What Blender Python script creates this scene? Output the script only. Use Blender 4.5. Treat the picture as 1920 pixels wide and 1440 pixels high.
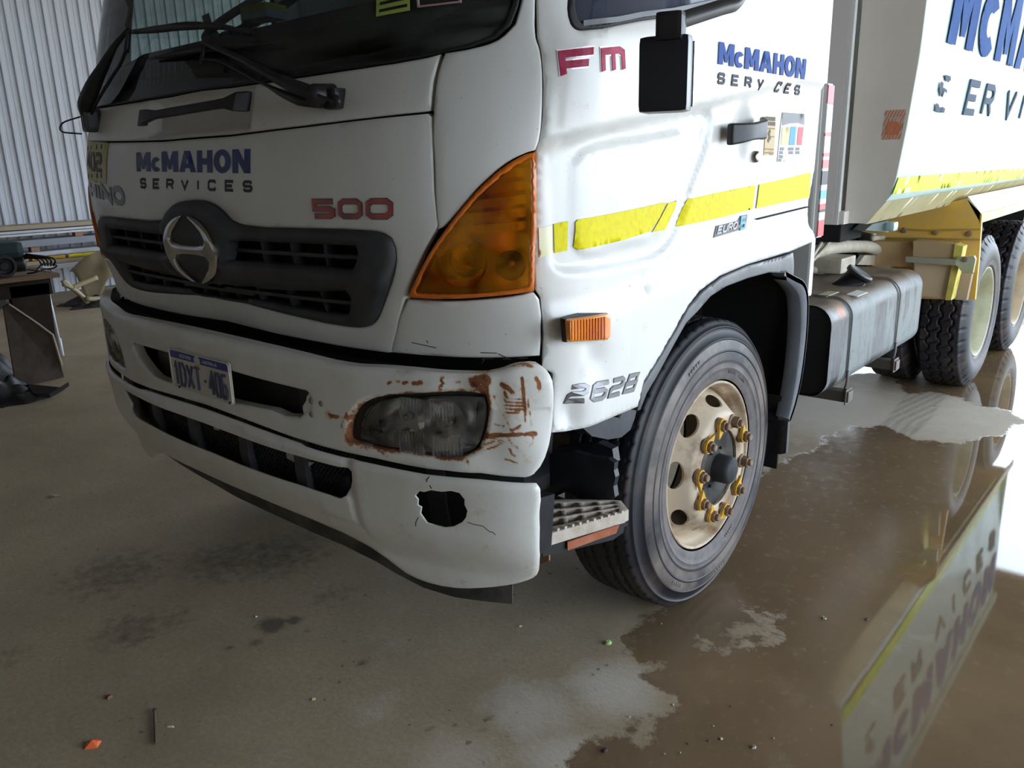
import bpy, bmesh, math, random
import numpy as np
from mathutils import Vector, Matrix
from mathutils.geometry import delaunay_2d_cdt
random.seed(7)
PI = math.pi
scn = bpy.context.scene
for o in list(bpy.data.objects): bpy.data.objects.remove(o)
COL = scn.collection

# ---------------------------------------------------------------- camera
cam_data = bpy.data.cameras.new('camera')
cam = bpy.data.objects.new('camera', cam_data); COL.objects.link(cam)
cam_data.sensor_width = 36.0
cam_data.lens = 1494.69/1920*36
cam_data.clip_start = .05; cam_data.clip_end = 200
_r, _u, _f = Vector((.755471,.654665,-.026018)), Vector((-.155823,.218104,.963405)), Vector((-.636382,.723771,-.266783))
_m = Matrix((_r, _u, -_f)).transposed().to_4x4(); _m.translation = Vector((2.3283,-2.4110,1.5471))
cam.matrix_world = _m
scn.camera = cam

# ---------------------------------------------------------------- sky, daylight openings, exposure
W = bpy.data.worlds.new('overcast_sky'); scn.world = W; W.use_nodes = True
wn, wl = W.node_tree.nodes, W.node_tree.links
bg = wn['Background']; bg.inputs['Color'].default_value = (.75,.87,1.0,1); bg.inputs['Strength'].default_value = 8.4
def portal(name, loc, rot, sx, sy):
    l = bpy.data.lights.new(name, 'AREA'); l.shape = 'RECTANGLE'; l.size = sx; l.size_y = sy
    l.cycles.is_portal = True
    o = bpy.data.objects.new(name, l); COL.objects.link(o); o.location = loc; o.rotation_euler = rot
portal('opening_rear', (-1.5,9.9,2.2), (PI/2,0,0), 15, 4.3)
portal('opening_side', (6.9,3.6,1.6), (PI/2,0,PI/2*-1), 12.4, 3.2)
vs = scn.view_settings
scn.display_settings.display_device = 'sRGB'
vs.view_transform = 'Standard'; vs.look = 'None'; vs.gamma = 1.0; vs.use_curve_mapping = False
vs.exposure = 0.0
scn.cycles.max_bounces = 8; scn.cycles.diffuse_bounces = 4; scn.cycles.transparent_max_bounces = 12
scn.cycles.sample_clamp_indirect = 6.0; scn.cycles.caustics_reflective = False; scn.cycles.caustics_refractive = False

# ---------------------------------------------------------------- materials
def _mat(name):
    m = bpy.data.materials.new(name); m.use_nodes = True
    return m, m.node_tree.nodes, m.node_tree.links, m.node_tree.nodes['Principled BSDF']
def noise(n, l, scale, detail=4, vec=None, rough=.6, stretch=None):
    t = n.new('ShaderNodeTexNoise'); t.inputs['Scale'].default_value = scale; t.inputs['Detail'].default_value = detail
    t.inputs['Roughness'].default_value = rough
    tc = n.new('ShaderNodeTexCoord')
    src = tc.outputs['Object']
    if stretch:
        mp = n.new('ShaderNodeMapping'); mp.inputs['Scale'].default_value = stretch; l.new(src, mp.inputs['Vector']); src = mp.outputs['Vector']
    l.new(src, t.inputs['Vector'])
    return t.outputs['Fac']
def ramp(n, l, fac, a, b, c0=(0,0,0,1), c1=(1,1,1,1)):
    r = n.new('ShaderNodeValToRGB'); e = r.color_ramp.elements
    e[0].position = a; e[1].position = b; e[0].color = c0; e[1].color = c1
    l.new(fac, r.inputs['Fac']); return r.outputs['Color']
def mixc(n, l, fac, a, b):
    m = n.new('ShaderNodeMix'); m.data_type = 'RGBA'
    for k, v in ((0, fac), (6, a), (7, b)):
        if isinstance(v, (tuple, list)): m.inputs[k].default_value = (*v[:3], 1)
        elif isinstance(v, (int, float)): m.inputs[k].default_value = v
        else: l.new(v, m.inputs[k])
    return m.outputs[2]
def mth(n, l, op, a, b=None, clamp=False):
    m = n.new('ShaderNodeMath'); m.operation = op; m.use_clamp = clamp
    for k, v in ((0, a), (1, b)):
        if v is None: continue
        if isinstance(v, (int, float)): m.inputs[k].default_value = v
        else: l.new(v, m.inputs[k])
    return m.outputs[0]
def bump(n, l, p, h, strength=.2, dist=.01):
    b = n.new('ShaderNodeBump'); b.inputs['Strength'].default_value = strength; b.inputs['Distance'].default_value = dist
    l.new(h, b.inputs['Height']); l.new(b.outputs['Normal'], p.inputs['Normal'])
def attr(n, name):
    a = n.new('ShaderNodeAttribute'); a.attribute_name = name; return a.outputs['Fac']
def simple(name, c, rough=.5, metal=0., c2=None, scale=20, lo=.4, hi=.7, bmp=0., stretch=None, spec=.5, coat=0., detail=5):
    m, n, l, p = _mat(name)
    p.inputs['Roughness'].default_value = rough; p.inputs['Metallic'].default_value = metal
    p.inputs['Specular IOR Level'].default_value = spec; p.inputs['Coat Weight'].default_value = coat
    if c2 is not None:
        f = noise(n, l, scale, detail, stretch=stretch)
        l.new(mixc(n, l, ramp(n, l, f, lo, hi), c, c2), p.inputs['Base Color'])
        if bmp: bump(n, l, p, f, bmp)
    else:
        p.inputs['Base Color'].default_value = (*c, 1)
        if bmp: bump(n, l, p, noise(n, l, scale, detail), bmp)
    return m
def paint(name, base, dust, dusty=.35, rough=.28):
    """vehicle paint: faint dust film, runs of grime, rust where the 'rust' attribute says so"""
    m, n, l, p = _mat(name)
    f = noise(n, l, 3.5, 6); g = noise(n, l, 9, 6, stretch=(1,1,.12))
    d = mth(n, l, 'MULTIPLY', ramp(n, l, mth(n, l, 'ADD', mth(n, l, 'MULTIPLY', f, .5), mth(n, l, 'MULTIPLY', g, .5)), .42, .72), dusty)
    c = mixc(n, l, d, base, dust)
    sp = ramp(n, l, noise(n, l, 130, 2), .735, .75); c = mixc(n, l, mth(n, l, 'MULTIPLY', sp, .7), c, (.16,.10,.07))
    ra = attr(n, 'rust'); n1 = noise(n, l, 55, 8, rough=.75); n2 = noise(n, l, 14, 5)
    rr = mth(n, l, 'ADD', ra, mth(n, l, 'MULTIPLY', mth(n, l, 'SUBTRACT', mth(n, l, 'ADD', n1, n2), 1.0), 1.35))
    halo = ramp(n, l, rr, .30, .62); core = ramp(n, l, rr, .55, .72)
    c = mixc(n, l, mth(n, l, 'MULTIPLY', halo, .55), c, (.62,.36,.16))
    c = mixc(n, l, core, c, mixc(n, l, ramp(n, l, n1, .38, .62), (.10,.028,.014), (.36,.13,.045)))
    l.new(c, p.inputs['Base Color'])
    l.new(mth(n, l, 'ADD', mth(n, l, 'ADD', rough, mth(n, l, 'MULTIPLY', d, .5)), mth(n, l, 'MULTIPLY', core, .5), True), p.inputs['Roughness'])
    p.inputs['Coat Weight'].default_value = .25; p.inputs['Coat Roughness'].default_value = .12
    bump(n, l, p, rr, .04, .004)
    return m
M = {}
M['white'] = paint('white_cab_paint', (.80,.795,.77), (.50,.43,.33), .22)
M['bumperwhite'] = paint('white_bumper_paint', (.79,.785,.75), (.52,.44,.30), .35)
M['black'] = simple('black_plastic', (.010,.010,.012), .45, c2=(.026,.025,.025), scale=12, spec=.4)
M['void'] = simple('dark_cavity', (.006,.006,.006), .9)
M['charcoal'] = simple('charcoal_plastic', (.036,.037,.041), .55, c2=(.058,.058,.062), scale=10, bmp=.02)
M['rubberseal'] = simple('rubber_seal', (.012,.012,.012), .6)
M['greyplastic'] = simple('weathered_grey_plastic', (.10,.105,.115), .42, c2=(.17,.17,.18), scale=6)
M['chrome'] = simple('chrome', (.78,.76,.74), .16, 1.0, c2=(.55,.52,.48), scale=18)
M['navy'] = simple('navy_vinyl', (.020,.030,.16), .35)
M['bluevinyl'] = simple('faded_blue_vinyl', (.03,.09,.36), .6, spec=.2)
M['greyvinyl'] = simple('grey_vinyl', (.075,.07,.09), .6, spec=.25)
M['yellowtape'] = simple('yellow_reflective_tape', (.88,.78,.005), .5, c2=(.80,.66,.005), scale=60, spec=.2)
M['paletape'] = simple('pale_reflective_tape', (.95,.92,.62), .3)
M['badgegrey'] = simple('grey_badge', (.20,.20,.21), .3, .5)
M['badgedark'] = simple('dark_badge_edge', (.10,.10,.10), .3, .4)
M['badgered'] = simple('red_badge', (.60,.03,.025), .18, c2=(.22,.015,.02), scale=14, lo=.35, hi=.6, coat=1)
M['badgepink'] = simple('faded_red_badge', (.40,.02,.07), .55, c2=(.55,.10,.18), scale=20, spec=.2)
M['badgerim'] = simple('bright_badge_rim', (.66,.60,.62), .35, .6)
def glassy(name, tint, rough=.02, gloss=1.45, vein=None):
    m, n, l, p = _mat(name)
    n.remove(p); out = n['Material Output']
    t = n.new('ShaderNodeBsdfTransparent'); t.inputs['Color'].default_value = (*tint,1)
    g = n.new('ShaderNodeBsdfGlossy'); g.inputs['Roughness'].default_value = rough
    fr = n.new('ShaderNodeFresnel'); fr.inputs['IOR'].default_value = gloss
    mx = n.new('ShaderNodeMixShader'); l.new(fr.outputs[0], mx.inputs[0]); l.new(t.outputs[0], mx.inputs[1]); l.new(g.outputs[0], mx.inputs[2])
    sh = mx.outputs[0]
    if vein:
        d = n.new('ShaderNodeBsdfDiffuse'); d.inputs['Color'].default_value = (*vein[0],1)
        m2 = n.new('ShaderNodeMixShader')
        l.new(mth(n, l, 'MULTIPLY', ramp(n, l, noise(n, l, vein[2], 5, stretch=vein[3]), .35, .75), vein[1]), m2.inputs[0])
        l.new(sh, m2.inputs[1]); l.new(d.outputs[0], m2.inputs[2]); sh = m2.outputs[0]
    l.new(sh, out.inputs['Surface'])
    return m
M['glass'] = glassy('windscreen_glass', (.42,.50,.49), .015, 1.5, ((.26,.30,.29), .30, 3, (1,1,6)))
M['sideglass'] = glassy('side_window_glass', (.62,.70,.70), .01, 1.5)
M['lens'] = glassy('clear_headlight_lens', (.96,.96,.96), .05, 1.4, ((.66,.64,.61), .26, 26, (1,1,1)))
def amber(name, c, rough=.12, alpha=.0):
    m, n, l, p = _mat(name)
    p.inputs['Base Color'].default_value = (*c,1); p.inputs['Roughness'].default_value = rough
    p.inputs['Transmission Weight'].default_value = alpha; p.inputs['IOR'].default_value = 1.45; p.inputs['Coat Weight'].default_value = .5
    return m
M['amberlens'] = glassy('amber_lens', (1.0,.55,.06), .03, 1.45, ((1.0,.40,.012), .50, 8, (1,1,1)))
M['amberrim'] = simple('amber_lens_edge', (.72,.17,.015), .25, coat=.4)
M['amberlamp'] = simple('amber_side_lamp', (.82,.24,.008), .3, c2=(.90,.34,.015), scale=25, coat=.3)
M['reflector'] = simple('lamp_reflector', (.90,.90,.88), .14, 1.0)
M['orangeref'] = simple('dusty_orange_reflector', (.36,.10,.045), .4, c2=(.42,.16,.09), scale=30)
M['crack'] = simple('crack_line', (.05,.035,.02), .9)
M['sealline'] = simple('panel_gap_line', (.01,.01,.01), .9)

# ---------------------------------------------------------------- mesh helpers
def mk(name, V, F, m, parent=None, smooth=True, label=None, attrs=None, loc=None):
    me = bpy.data.meshes.new(name)
    me.from_pydata([tuple(map(float, v)) for v in V], [], [tuple(int(i) for i in f) for f in F])
    if m is not None: me.materials.append(M[m] if isinstance(m, str) else m)
    if smooth: me.shade_smooth()
    me.validate(); me.update()
    for k, v in (attrs or {}).items():
        a = me.attributes.new(k, 'FLOAT', 'POINT'); a.data.foreach_set('value', np.asarray(v, np.float32))
    o = bpy.data.objects.new(name, me); COL.objects.link(o)
    if parent is not None: put(o, parent)
    if loc is not None: o.location = loc
    if label: o['label'] = label
    return o
def put(o, parent):
    o.parent = parent
    t = Vector((0,0,0)); q = parent
    while q: t += Vector(q.location) + q.matrix_parent_inverse.translation; q = q.parent
    o.matrix_parent_inverse = Matrix.Translation(-t)
def thing(name, loc, label, cat, group=None, kind=None):
    o = bpy.data.objects.new(name, None); COL.objects.link(o); o.location = loc; o.empty_display_size = .1
    tag(o, label, cat, group, kind); return o
def tag(o, label=None, cat=None, group=None, kind=None):
    for k, v in (('label', label), ('category', cat), ('group', group), ('kind', kind)):
        if v: o[k] = v
    return o
def part_empty(name, loc, parent, label=None):
    o = bpy.data.objects.new(name, None); COL.objects.link(o); o.location = loc; put(o, parent)
    if label: o['label'] = label
    return o
class Geo:
    """collects pieces that end as one mesh"""
    def __init__(s): s.V = []; s.F = []
    def add(s, V, F):
        k = len(s.V); s.V += [tuple(v) for v in V]; s.F += [tuple(i+k for i in f) for f in F]; return s
    def box(s, c, d, rot=None, bev=0.):
        c = Vector(c); h = [x/2 for x in d]; bm = bmesh.new(); bmesh.ops.create_cube(bm, size=1)
        for v in bm.verts: v.co = Vector((v.co.x*d[0], v.co.y*d[1], v.co.z*d[2]))
        if bev: bmesh.ops.bevel(bm, geom=bm.edges[:], offset=bev, segments=2, profile=.7, affect='EDGES')
        R = rot.to_matrix() if hasattr(rot, 'to_matrix') else (rot or Matrix.Identity(3))
        bm.verts.index_update(); s.add([R @ v.co + c for v in bm.verts], [[v.index for v in f.verts] for f in bm.faces]); bm.free(); return s
    def tube(s, pts, r, n=8, sub=4, caps=True, closed=False):
        P = np.array(pts, float)
        if sub > 1 and len(P) > 2: P = spline(P, sub)
        rr = np.full(len(P), r) if np.isscalar(r) else np.interp(np.linspace(0,1,len(P)), np.linspace(0,1,len(r)), r)
        T = np.gradient(P, axis=0); T /= np.linalg.norm(T, axis=1)[:,None]+1e-12
        a = np.cross(T[0], [0,0,1]); a = a if np.linalg.norm(a) > .1 else np.cross(T[0], [0,1,0]); a /= np.linalg.norm(a)
        V = []
        for p, t, q in zip(P, T, rr):
            a = a - t*(a@t); a /= np.linalg.norm(a); b = np.cross(t, a)
            for k in range(n):
                w = 2*PI*k/n; V.append(p+q*(math.cos(w)*a+math.sin(w)*b))
        F = [(i*n+k, i*n+(k+1)%n, (i+1)*n+(k+1)%n, (i+1)*n+k) for i in range(len(P)-1) for k in range(n)]
        if caps: F += [tuple(range(n))[::-1], tuple((len(P)-1)*n+k for k in range(n))]
        return s.add(V, F)
    def lathe(s, prof, c=(0,0,0), axis='X', n=48, sgn=1):
        """prof: (radius, along-axis)"""
        V = []
        for i in range(n):
            w = 2*PI*i/n
            for r, a in prof:
                y, z = r*math.cos(w), r*math.sin(w)
                V.append({'X': (c[0]+sgn*a, c[1]+y, c[2]+z), 'Y': (c[0]+y, c[1]+sgn*a, c[2]+z), 'Z': (c[0]+y, c[1]+z, c[2]+sgn*a)}[axis])
        k = len(prof)
        F = [(i*k+j, i*k+j+1, ((i+1)%n)*k+j+1, ((i+1)%n)*k+j) for i in range(n) for j in range(k-1)]
        return s.add(V, F)
    def prism(s, poly, d, bevel=0.):
        """3D polygon pushed along vector d"""
        n = len(poly); d = Vector(d)
        V = [Vector(p) for p in poly]; V += [v+d for v in V]
        return s.add(V, [tuple(range(n))[::-1], tuple(range(n, 2*n))]+[(i, (i+1)%n, n+(i+1)%n, n+i) for i in range(n)])
    def mk(s, name, m, parent=None, smooth=False, **k):
        o = mk(name, s.V, s.F, m, parent, smooth, **k)
        return o
def autosmooth(o, deg=35):
    bm = bmesh.new(); bm.from_mesh(o.data)
    bmesh.ops.recalc_face_normals(bm, faces=bm.faces[:])
    for f in bm.faces: f.smooth = True
    for e in bm.edges: e.smooth = not (len(e.link_faces) == 2 and e.calc_face_angle(0) > math.radians(deg))
    bm.to_mesh(o.data); bm.free(); return o
def spline(pts, n=8):
    P=np.array(pts,float); Q=np.vstack([2*P[0]-P[1],P,2*P[-1]-P[-2]]); o=[]
    for i in range(1,len(Q)-2):
        a,b,c,d=Q[i-1:i+3]
        for t in np.linspace(0,1,n,endpoint=False):
            o.append(.5*((2*b)+(c-a)*t+(2*a-5*b+4*c-d)*t*t+(3*b-a-3*c+d)*t**3))
    o.append(Q[-2]); return np.array(o)
class Plan:
    """vertical sheet that follows a plan curve (mirrored about x=0); (s, z) -> point"""
    def __init__(self, pts, lean=None, tuck=None):
        c=spline(pts); c[0,0]=0
        self.c=np.vstack([c[:0:-1]*[-1,1],c]); d=np.hypot(*np.diff(self.c,axis=0).T)
        self.s=np.concatenate([[0],np.cumsum(d)]); self.s-=self.s[len(c)-1]
        self.lz,self.lv=zip(*(lean or [(0,0),(9,0)]))
    def k(self,y): return np.clip((-.62-y)/.36,0,1)
    def __call__(self,s,z,off=0.):
        s=np.asarray(s,float); z=np.asarray(z,float)
        x=np.interp(s,self.s,self.c[:,0]); y=np.interp(s,self.s,self.c[:,1])
        e=.012; tx=np.interp(s+e,self.s,self.c[:,0])-np.interp(s-e,self.s,self.c[:,0]); ty=np.interp(s+e,self.s,self.c[:,1])-np.interp(s-e,self.s,self.c[:,1])
        l=np.hypot(tx,ty)+1e-9; nx,ny=ty/l,-tx/l
        y2=y+np.interp(z,self.lz,self.lv)*self.k(y)
        return np.stack([x+nx*off,y2+ny*off,z+0*x],-1)
    def inside(self,P):
        # signed: >0 outside
        y=P[...,1]; l=np.interp(P[...,2],self.lz,self.lv); yp=y-l*self.k(y)
        for _ in range(6): yp=y-l*self.k(yp)
        a=self.c[:-1];b=self.c[1:]; q=np.stack([P[...,0],yp],-1)[...,None,:]
        ab=b-a; t=np.clip(((q-a)*ab).sum(-1)/(ab*ab).sum(-1),0,1); d=q-(a+t[...,None]*ab)
        dd=np.hypot(d[...,0],d[...,1]); i=dd.argmin(-1)
        cr=ab[i,0]*(q[...,0,1]-a[i,1])-ab[i,1]*(q[...,0,0]-a[i,0])
        s=self.s[i]+np.take_along_axis(t,i[...,None],-1)[...,0]*np.hypot(*ab[i].T)
        return -np.sign(cr)*np.take_along_axis(dd,i[...,None],-1)[...,0], s
CAB=Plan([(0,-1.178),(.2,-1.177),(.35,-1.174),(.5,-1.167),(.65,-1.155),(.8,-1.136),(.944,-1.100),(1.03,-1.066),(1.10,-1.025),(1.155,-.972),(1.185,-.91),(1.198,-.83),(1.20,-.74),(1.20,-.4),(1.2,.1),(1.2,.8)],
  [(0.8,.05),(1.05,.05),(1.14,.04),(1.25,.012),(1.35,0),(1.5,0),(1.6,.008),(1.7,.03),(1.8,.06),(2.0,.105),(2.8,.33)])
BUM=Plan([(0,-1.235),(.3,-1.228),(.5,-1.212),(.7,-1.185),(.9,-1.142),(1.03,-1.101),(1.12,-1.058),(1.18,-1.005),(1.205,-.95),(1.212,-.88)],
  [(0,.10),(.5,.06),(.56,.03),(.62,.008),(.7,0),(9,0)])
BUM.k=lambda y: np.clip((-.85-y)/.15,0,1)
class Tip:
    """side sheet of the tipper: (y, z) -> point"""
    Z=[1.0,1.23,1.36,1.44,1.65,1.95,2.3,3.2]; X=[1.02,1.10,1.20,1.215,1.237,1.26,1.268,1.27]
    def __call__(self,y,z,off=0.):
        y=np.asarray(y,float); z=np.asarray(z,float); x=np.interp(z,self.Z,self.X)
        return np.stack([x+off+0*y,y+0*x,z+0*y],-1)
TIP=Tip()

def flat(o, u, v):
    """planar surface with outward direction u x v"""
    o, u, v = (np.array(q, float) for q in (o, u, v)); u /= np.linalg.norm(u); v /= np.linalg.norm(v); nn = np.cross(u, v)
    return lambda a, b, off=0.: o + np.asarray(a, float)[...,None]*u + np.asarray(b, float)[...,None]*v + (np.zeros(np.shape(a))+off)[...,None]*nn
def sideX(x, sg=1): return lambda a, b, off=0.: np.stack([x+sg*off+0*np.asarray(a, float), np.asarray(a, float), np.asarray(b, float)], -1)
def frontY(y): return lambda a, b, off=0.: np.stack([np.asarray(a, float), y-off+0*np.asarray(a, float), np.asarray(b, float)], -1)
def yz(P): return [(p[1], p[2]) for p in P]
def xz(P): return [(p[0], p[2]) for p in P]
def xy(P): return [(p[0], p[1]) for p in P]
def curve(pts, n=4, corner=38):
    """closed outline through pts, rounded except at sharp corners"""
    P = np.array(pts, float); N = len(P); out = []
    d = np.roll(P, -1, 0)-P; L = np.hypot(*d.T)+1e-9; u = d/L[:,None]
    sharp = [math.degrees(math.acos(max(-1, min(1, float(u[i-1]@u[i]))))) > corner for i in range(N)]
    tan = [np.zeros(2) if sharp[i] else (u[i-1]+u[i])/ (np.linalg.norm(u[i-1]+u[i])+1e-9) for i in range(N)]
    for i in range(N):
        a, b = P[i], P[(i+1)%N]; ta = tan[i]*L[i] if not sharp[i] else (b-a); tb = tan[(i+1)%N]*L[i] if not sharp[(i+1)%N] else (b-a)
        for t in np.arange(n)/n:
            out.append((2*t**3-3*t*t+1)*a+(t**3-2*t*t+t)*ta+(-2*t**3+3*t*t)*b+(t**3-t*t)*tb)
    return [tuple(p) for p in out]
def mirror(half):
    """outline from its half with s>=0; first and last points lie on the centre line"""
    h = [(0, half[0][1])]+list(half[1:-1])+[(0, half[-1][1])]
    return h+[(-a, b) for a, b in h[-2:0:-1]]
def segdist(P, loops):
    P = np.asarray(P, float); best = np.full(len(P), 1e9)
    for L in loops:
        A = np.array(L, float); B = np.roll(A, -1, 0)
        for k in range(0, len(A), 64):
            a, b = A[k:k+64], B[k:k+64]; ab = b-a; q = P[:,None]-a
            t = np.clip((q*ab).sum(-1)/((ab*ab).sum(-1)+1e-15), 0, 1); best = np.minimum(best, np.sqrt(((q-t[...,None]*ab)**2).sum(-1)).min(1))
    return best
def linedist(P, lines):
    P = np.asarray(P, float); best = np.full(len(P), 1e9)
    for L in lines:
        A = np.array(L, float); a, b = A[:-1], A[1:]; ab = b-a; q = P[:,None]-a
        t = np.clip((q*ab).sum(-1)/((ab*ab).sum(-1)+1e-15), 0, 1); best = np.minimum(best, np.sqrt(((q-t[...,None]*ab)**2).sum(-1)).min(1))
    return best
def inpoly(P, L):
    P = np.asarray(P, float); A = np.array(L, float); B = np.roll(A, -1, 0); r = np.zeros(len(P), bool)
    for a, b in zip(A, B):
        c = (a[1] > P[:,1]) != (b[1] > P[:,1]); xx = (b[0]-a[0])*(P[:,1]-a[1])/((b[1]-a[1]) or 1e-12)+a[0]; r ^= c & (P[:,0] < xx)
    return r
def resample(L, step):
    out = []
    for i in range(len(L)):
        a, b = np.array(L[i]), np.array(L[(i+1)%len(L)]); d = np.linalg.norm(b-a)
        if d < 1e-5: continue
        k = max(1, int(math.ceil(d/step)))
        out += [tuple(a+(b-a)*t/k) for t in range(k)]
    return out
def patch(name, S, outer, holes=(), m='white', parent=None, step=.04, edge=.006, thick=.012, disp=None, off=0., attrs=None, label=None, bstep=None, fine=None, rim=True, loc=None, hedge=None):
    """a skin cut from surface S: rounded towards its outline, with a turned-in lip"""
    loops = [resample(L, bstep or min(step, .03)) for L in [outer]+list(holes)]
    bp, be = [], []
    for L in loops:
        k = len(bp); bp += L; be += [(k+i, k+(i+1)%len(L)) for i in range(len(L))]
    A = np.array(outer); lo, hi = A.min(0), A.max(0)
    def ok(P, dmin):
        if not len(P): return np.zeros((0,2))
        P = np.array(P); r = inpoly(P, loops[0])
        for h in loops[1:]: r &= ~inpoly(P, h)
        P = P[r]
        return P[segdist(P, loops) > dmin] if len(P) else P
    pts = []
    if edge > 0:
        for L in loops:
            Q = np.array(L); t = np.roll(Q, -1, 0)-np.roll(Q, 1, 0); t /= np.linalg.norm(t, axis=1)[:,None]+1e-12; nn = np.stack([-t[:,1], t[:,0]], 1)
            for e in (.35, 1.0):
                for sg in (1, -1): pts.append(ok(Q+sg*nn*edge*e, edge*e*.8))
    gx = np.arange(lo[0]+step*.5, hi[0], step); gz = np.arange(lo[1]+step*.5, hi[1], step)
    G = np.stack(np.meshgrid(gx, gz), -1).reshape(-1, 2)
    pts.append(ok(G, max(edge*1.3, step*.35)))
    if fine:
        (a0, b0, a1, b1), fs = fine
        G = np.stack(np.meshgrid(np.arange(a0, a1, fs), np.arange(b0, b1, fs)), -1).reshape(-1, 2); pts.append(ok(G, max(edge*1.2, fs*.4)))
    allp = np.vstack([np.array(bp)]+[p for p in pts if len(p)])
    res = delaunay_2d_cdt([Vector(p) for p in allp], be, [], 0, 1e-6)
    vo = np.array([tuple(v) for v in res[0]]); T = np.array([f for f in res[2] if len(f) == 3])
    c = vo[T].mean(1); keep = inpoly(c, loops[0])
    for h in loops[1:]: keep &= ~inpoly(c, h)
    T = T[keep]
    dist = segdist(vo, loops)
    o_ = np.full(len(vo), float(off))
    if edge > 0:
        do = segdist(vo, loops[:1]); q = np.clip(do/edge, 0, 1); o_ -= edge*.7*(1-np.sqrt(1-(1-q)**2))
        he = edge if hedge is None else hedge
        if len(loops) > 1 and he > 0: q = np.clip(segdist(vo, loops[1:])/he, 0, 1); o_ -= he*.7*(1-np.sqrt(1-(1-q)**2))
    if disp is not None: o_ = o_+disp(vo[:,0], vo[:,1])
    V = S(vo[:,0], vo[:,1], o_)
    # orientation
    a, b, cc = V[T[0]]; nref = S(vo[T[0][:1],0], vo[T[0][:1],1], 1.)-S(vo[T[0][:1],0], vo[T[0][:1],1], 0.)
    flip = np.cross(b-a, cc-a) @ nref[0] < 0
    if flip: T = T[:, ::-1]
    F = T.tolist(); V = V.tolist(); n0 = len(V)
    at = {k: f(vo[:,0], vo[:,1]) for k, f in (attrs or {}).items()}
    if thick > 0:
        from collections import Counter
        ec = Counter(); de = {}
        for t in F:
            for i in range(3):
                e = (t[i], t[(i+1)%3]); ec[tuple(sorted(e))] += 1; de[tuple(sorted(e))] = e
        bd = [de[e] for e, k in ec.items() if k == 1]; ids = sorted({i for e in bd for i in e})
        ids_a = np.array(ids); top = {i: n0+k for k, i in enumerate(ids)}; bot = {i: n0+len(ids)+k for k, i in enumerate(ids)}
        V += [V[i] for i in ids]; V += S(vo[ids_a,0], vo[ids_a,1], o_[ids_a]-thick).tolist()
        for a, b in bd: F.append([top[b], top[a], bot[a], bot[b]])
        for k in at: at[k] = np.concatenate([at[k], at[k][ids_a], at[k][ids_a]])
    return mk(name, V, F, m, parent, True, label=label, attrs=at, loc=loc)
def ribbons(name, S, lines, w, h, m, parent, step=.02, base=0., miter=True, quad=None, label=None, split=False):
    if split:
        for L in lines: ribbons(name, S, [L], w, h, m, parent, step, base, miter, quad, label)
        return
    """raised strokes on surface S; with quad, lines are in 0..1 units mapped on four corners (bl, br, tr, tl)"""
    g = Geo()
    for li, L in enumerate(lines):
        hh = h+.00004*(li % 5)
        closed = len(L) > 2 and tuple(L[0]) == tuple(L[-1])
        P = np.array(L, float)
        if quad is not None:
            q = np.array(quad, float); u, v = P[:,0:1], P[:,1:2]
            P = q[0]*(1-u)*(1-v)+q[1]*u*(1-v)+q[2]*u*v+q[3]*(1-u)*v
        if closed: P = P[:-1]
        N = len(P); R = []
        for i in range(N if closed else N-1):
            a, b = P[i], P[(i+1)%N]; k = max(1, int(np.linalg.norm(b-a)/step)); R += [a+(b-a)*t/k for t in range(k)]
        if not closed: R.append(P[-1])
        R = np.array(R); N = len(R)
        nx, pv = np.roll(R, -1, 0), np.roll(R, 1, 0)
        t1 = nx-R; t0 = R-pv
        if not closed: t1[-1] = t0[-1]; t0[0] = t1[0]
        t1 /= np.linalg.norm(t1, axis=1)[:,None]+1e-12; t0 /= np.linalg.norm(t0, axis=1)[:,None]+1e-12
        n1 = np.stack([-t1[:,1], t1[:,0]], 1); n0_ = np.stack([-t0[:,1], t0[:,0]], 1); mm = n0_+n1; ln = np.linalg.norm(mm, axis=1)[:,None]; mm /= ln+1e-12
        sc = 1/np.maximum(.62, (mm*n1).sum(1))[:,None]
        A = R+mm*sc*w/2; B = R-mm*sc*w/2
        VA, VB = S(A[:,0], A[:,1], hh), S(B[:,0], B[:,1], hh); VC, VD = S(A[:,0], A[:,1], base), S(B[:,0], B[:,1], base)
        V = np.concatenate([VA, VB, VC, VD]); F = []
        for i in range(N if closed else N-1):
            j = (i+1)%N
            F += [(i, j, N+j, N+i), (i, 2*N+i, 2*N+j, j), (N+i, N+j, 3*N+j, 3*N+i)]
        if not closed: F += [(0, N, 3*N, 2*N), (N-1, 3*N-1, 4*N-1, 2*N-1)]
        g.add(V, F)
    return g.mk(name, m, parent, label=label)
def arc(cx, cy, rx, ry, a0, a1, n=10): return [(cx+rx*math.cos(math.radians(a0+(a1-a0)*i/n)), cy+ry*math.sin(math.radians(a0+(a1-a0)*i/n))) for i in range(n+1)]
_O = [(0,.2),(.18,0),(.82,0),(1,.2),(1,.8),(.82,1),(.18,1),(0,.8),(0,.2)]
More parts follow.
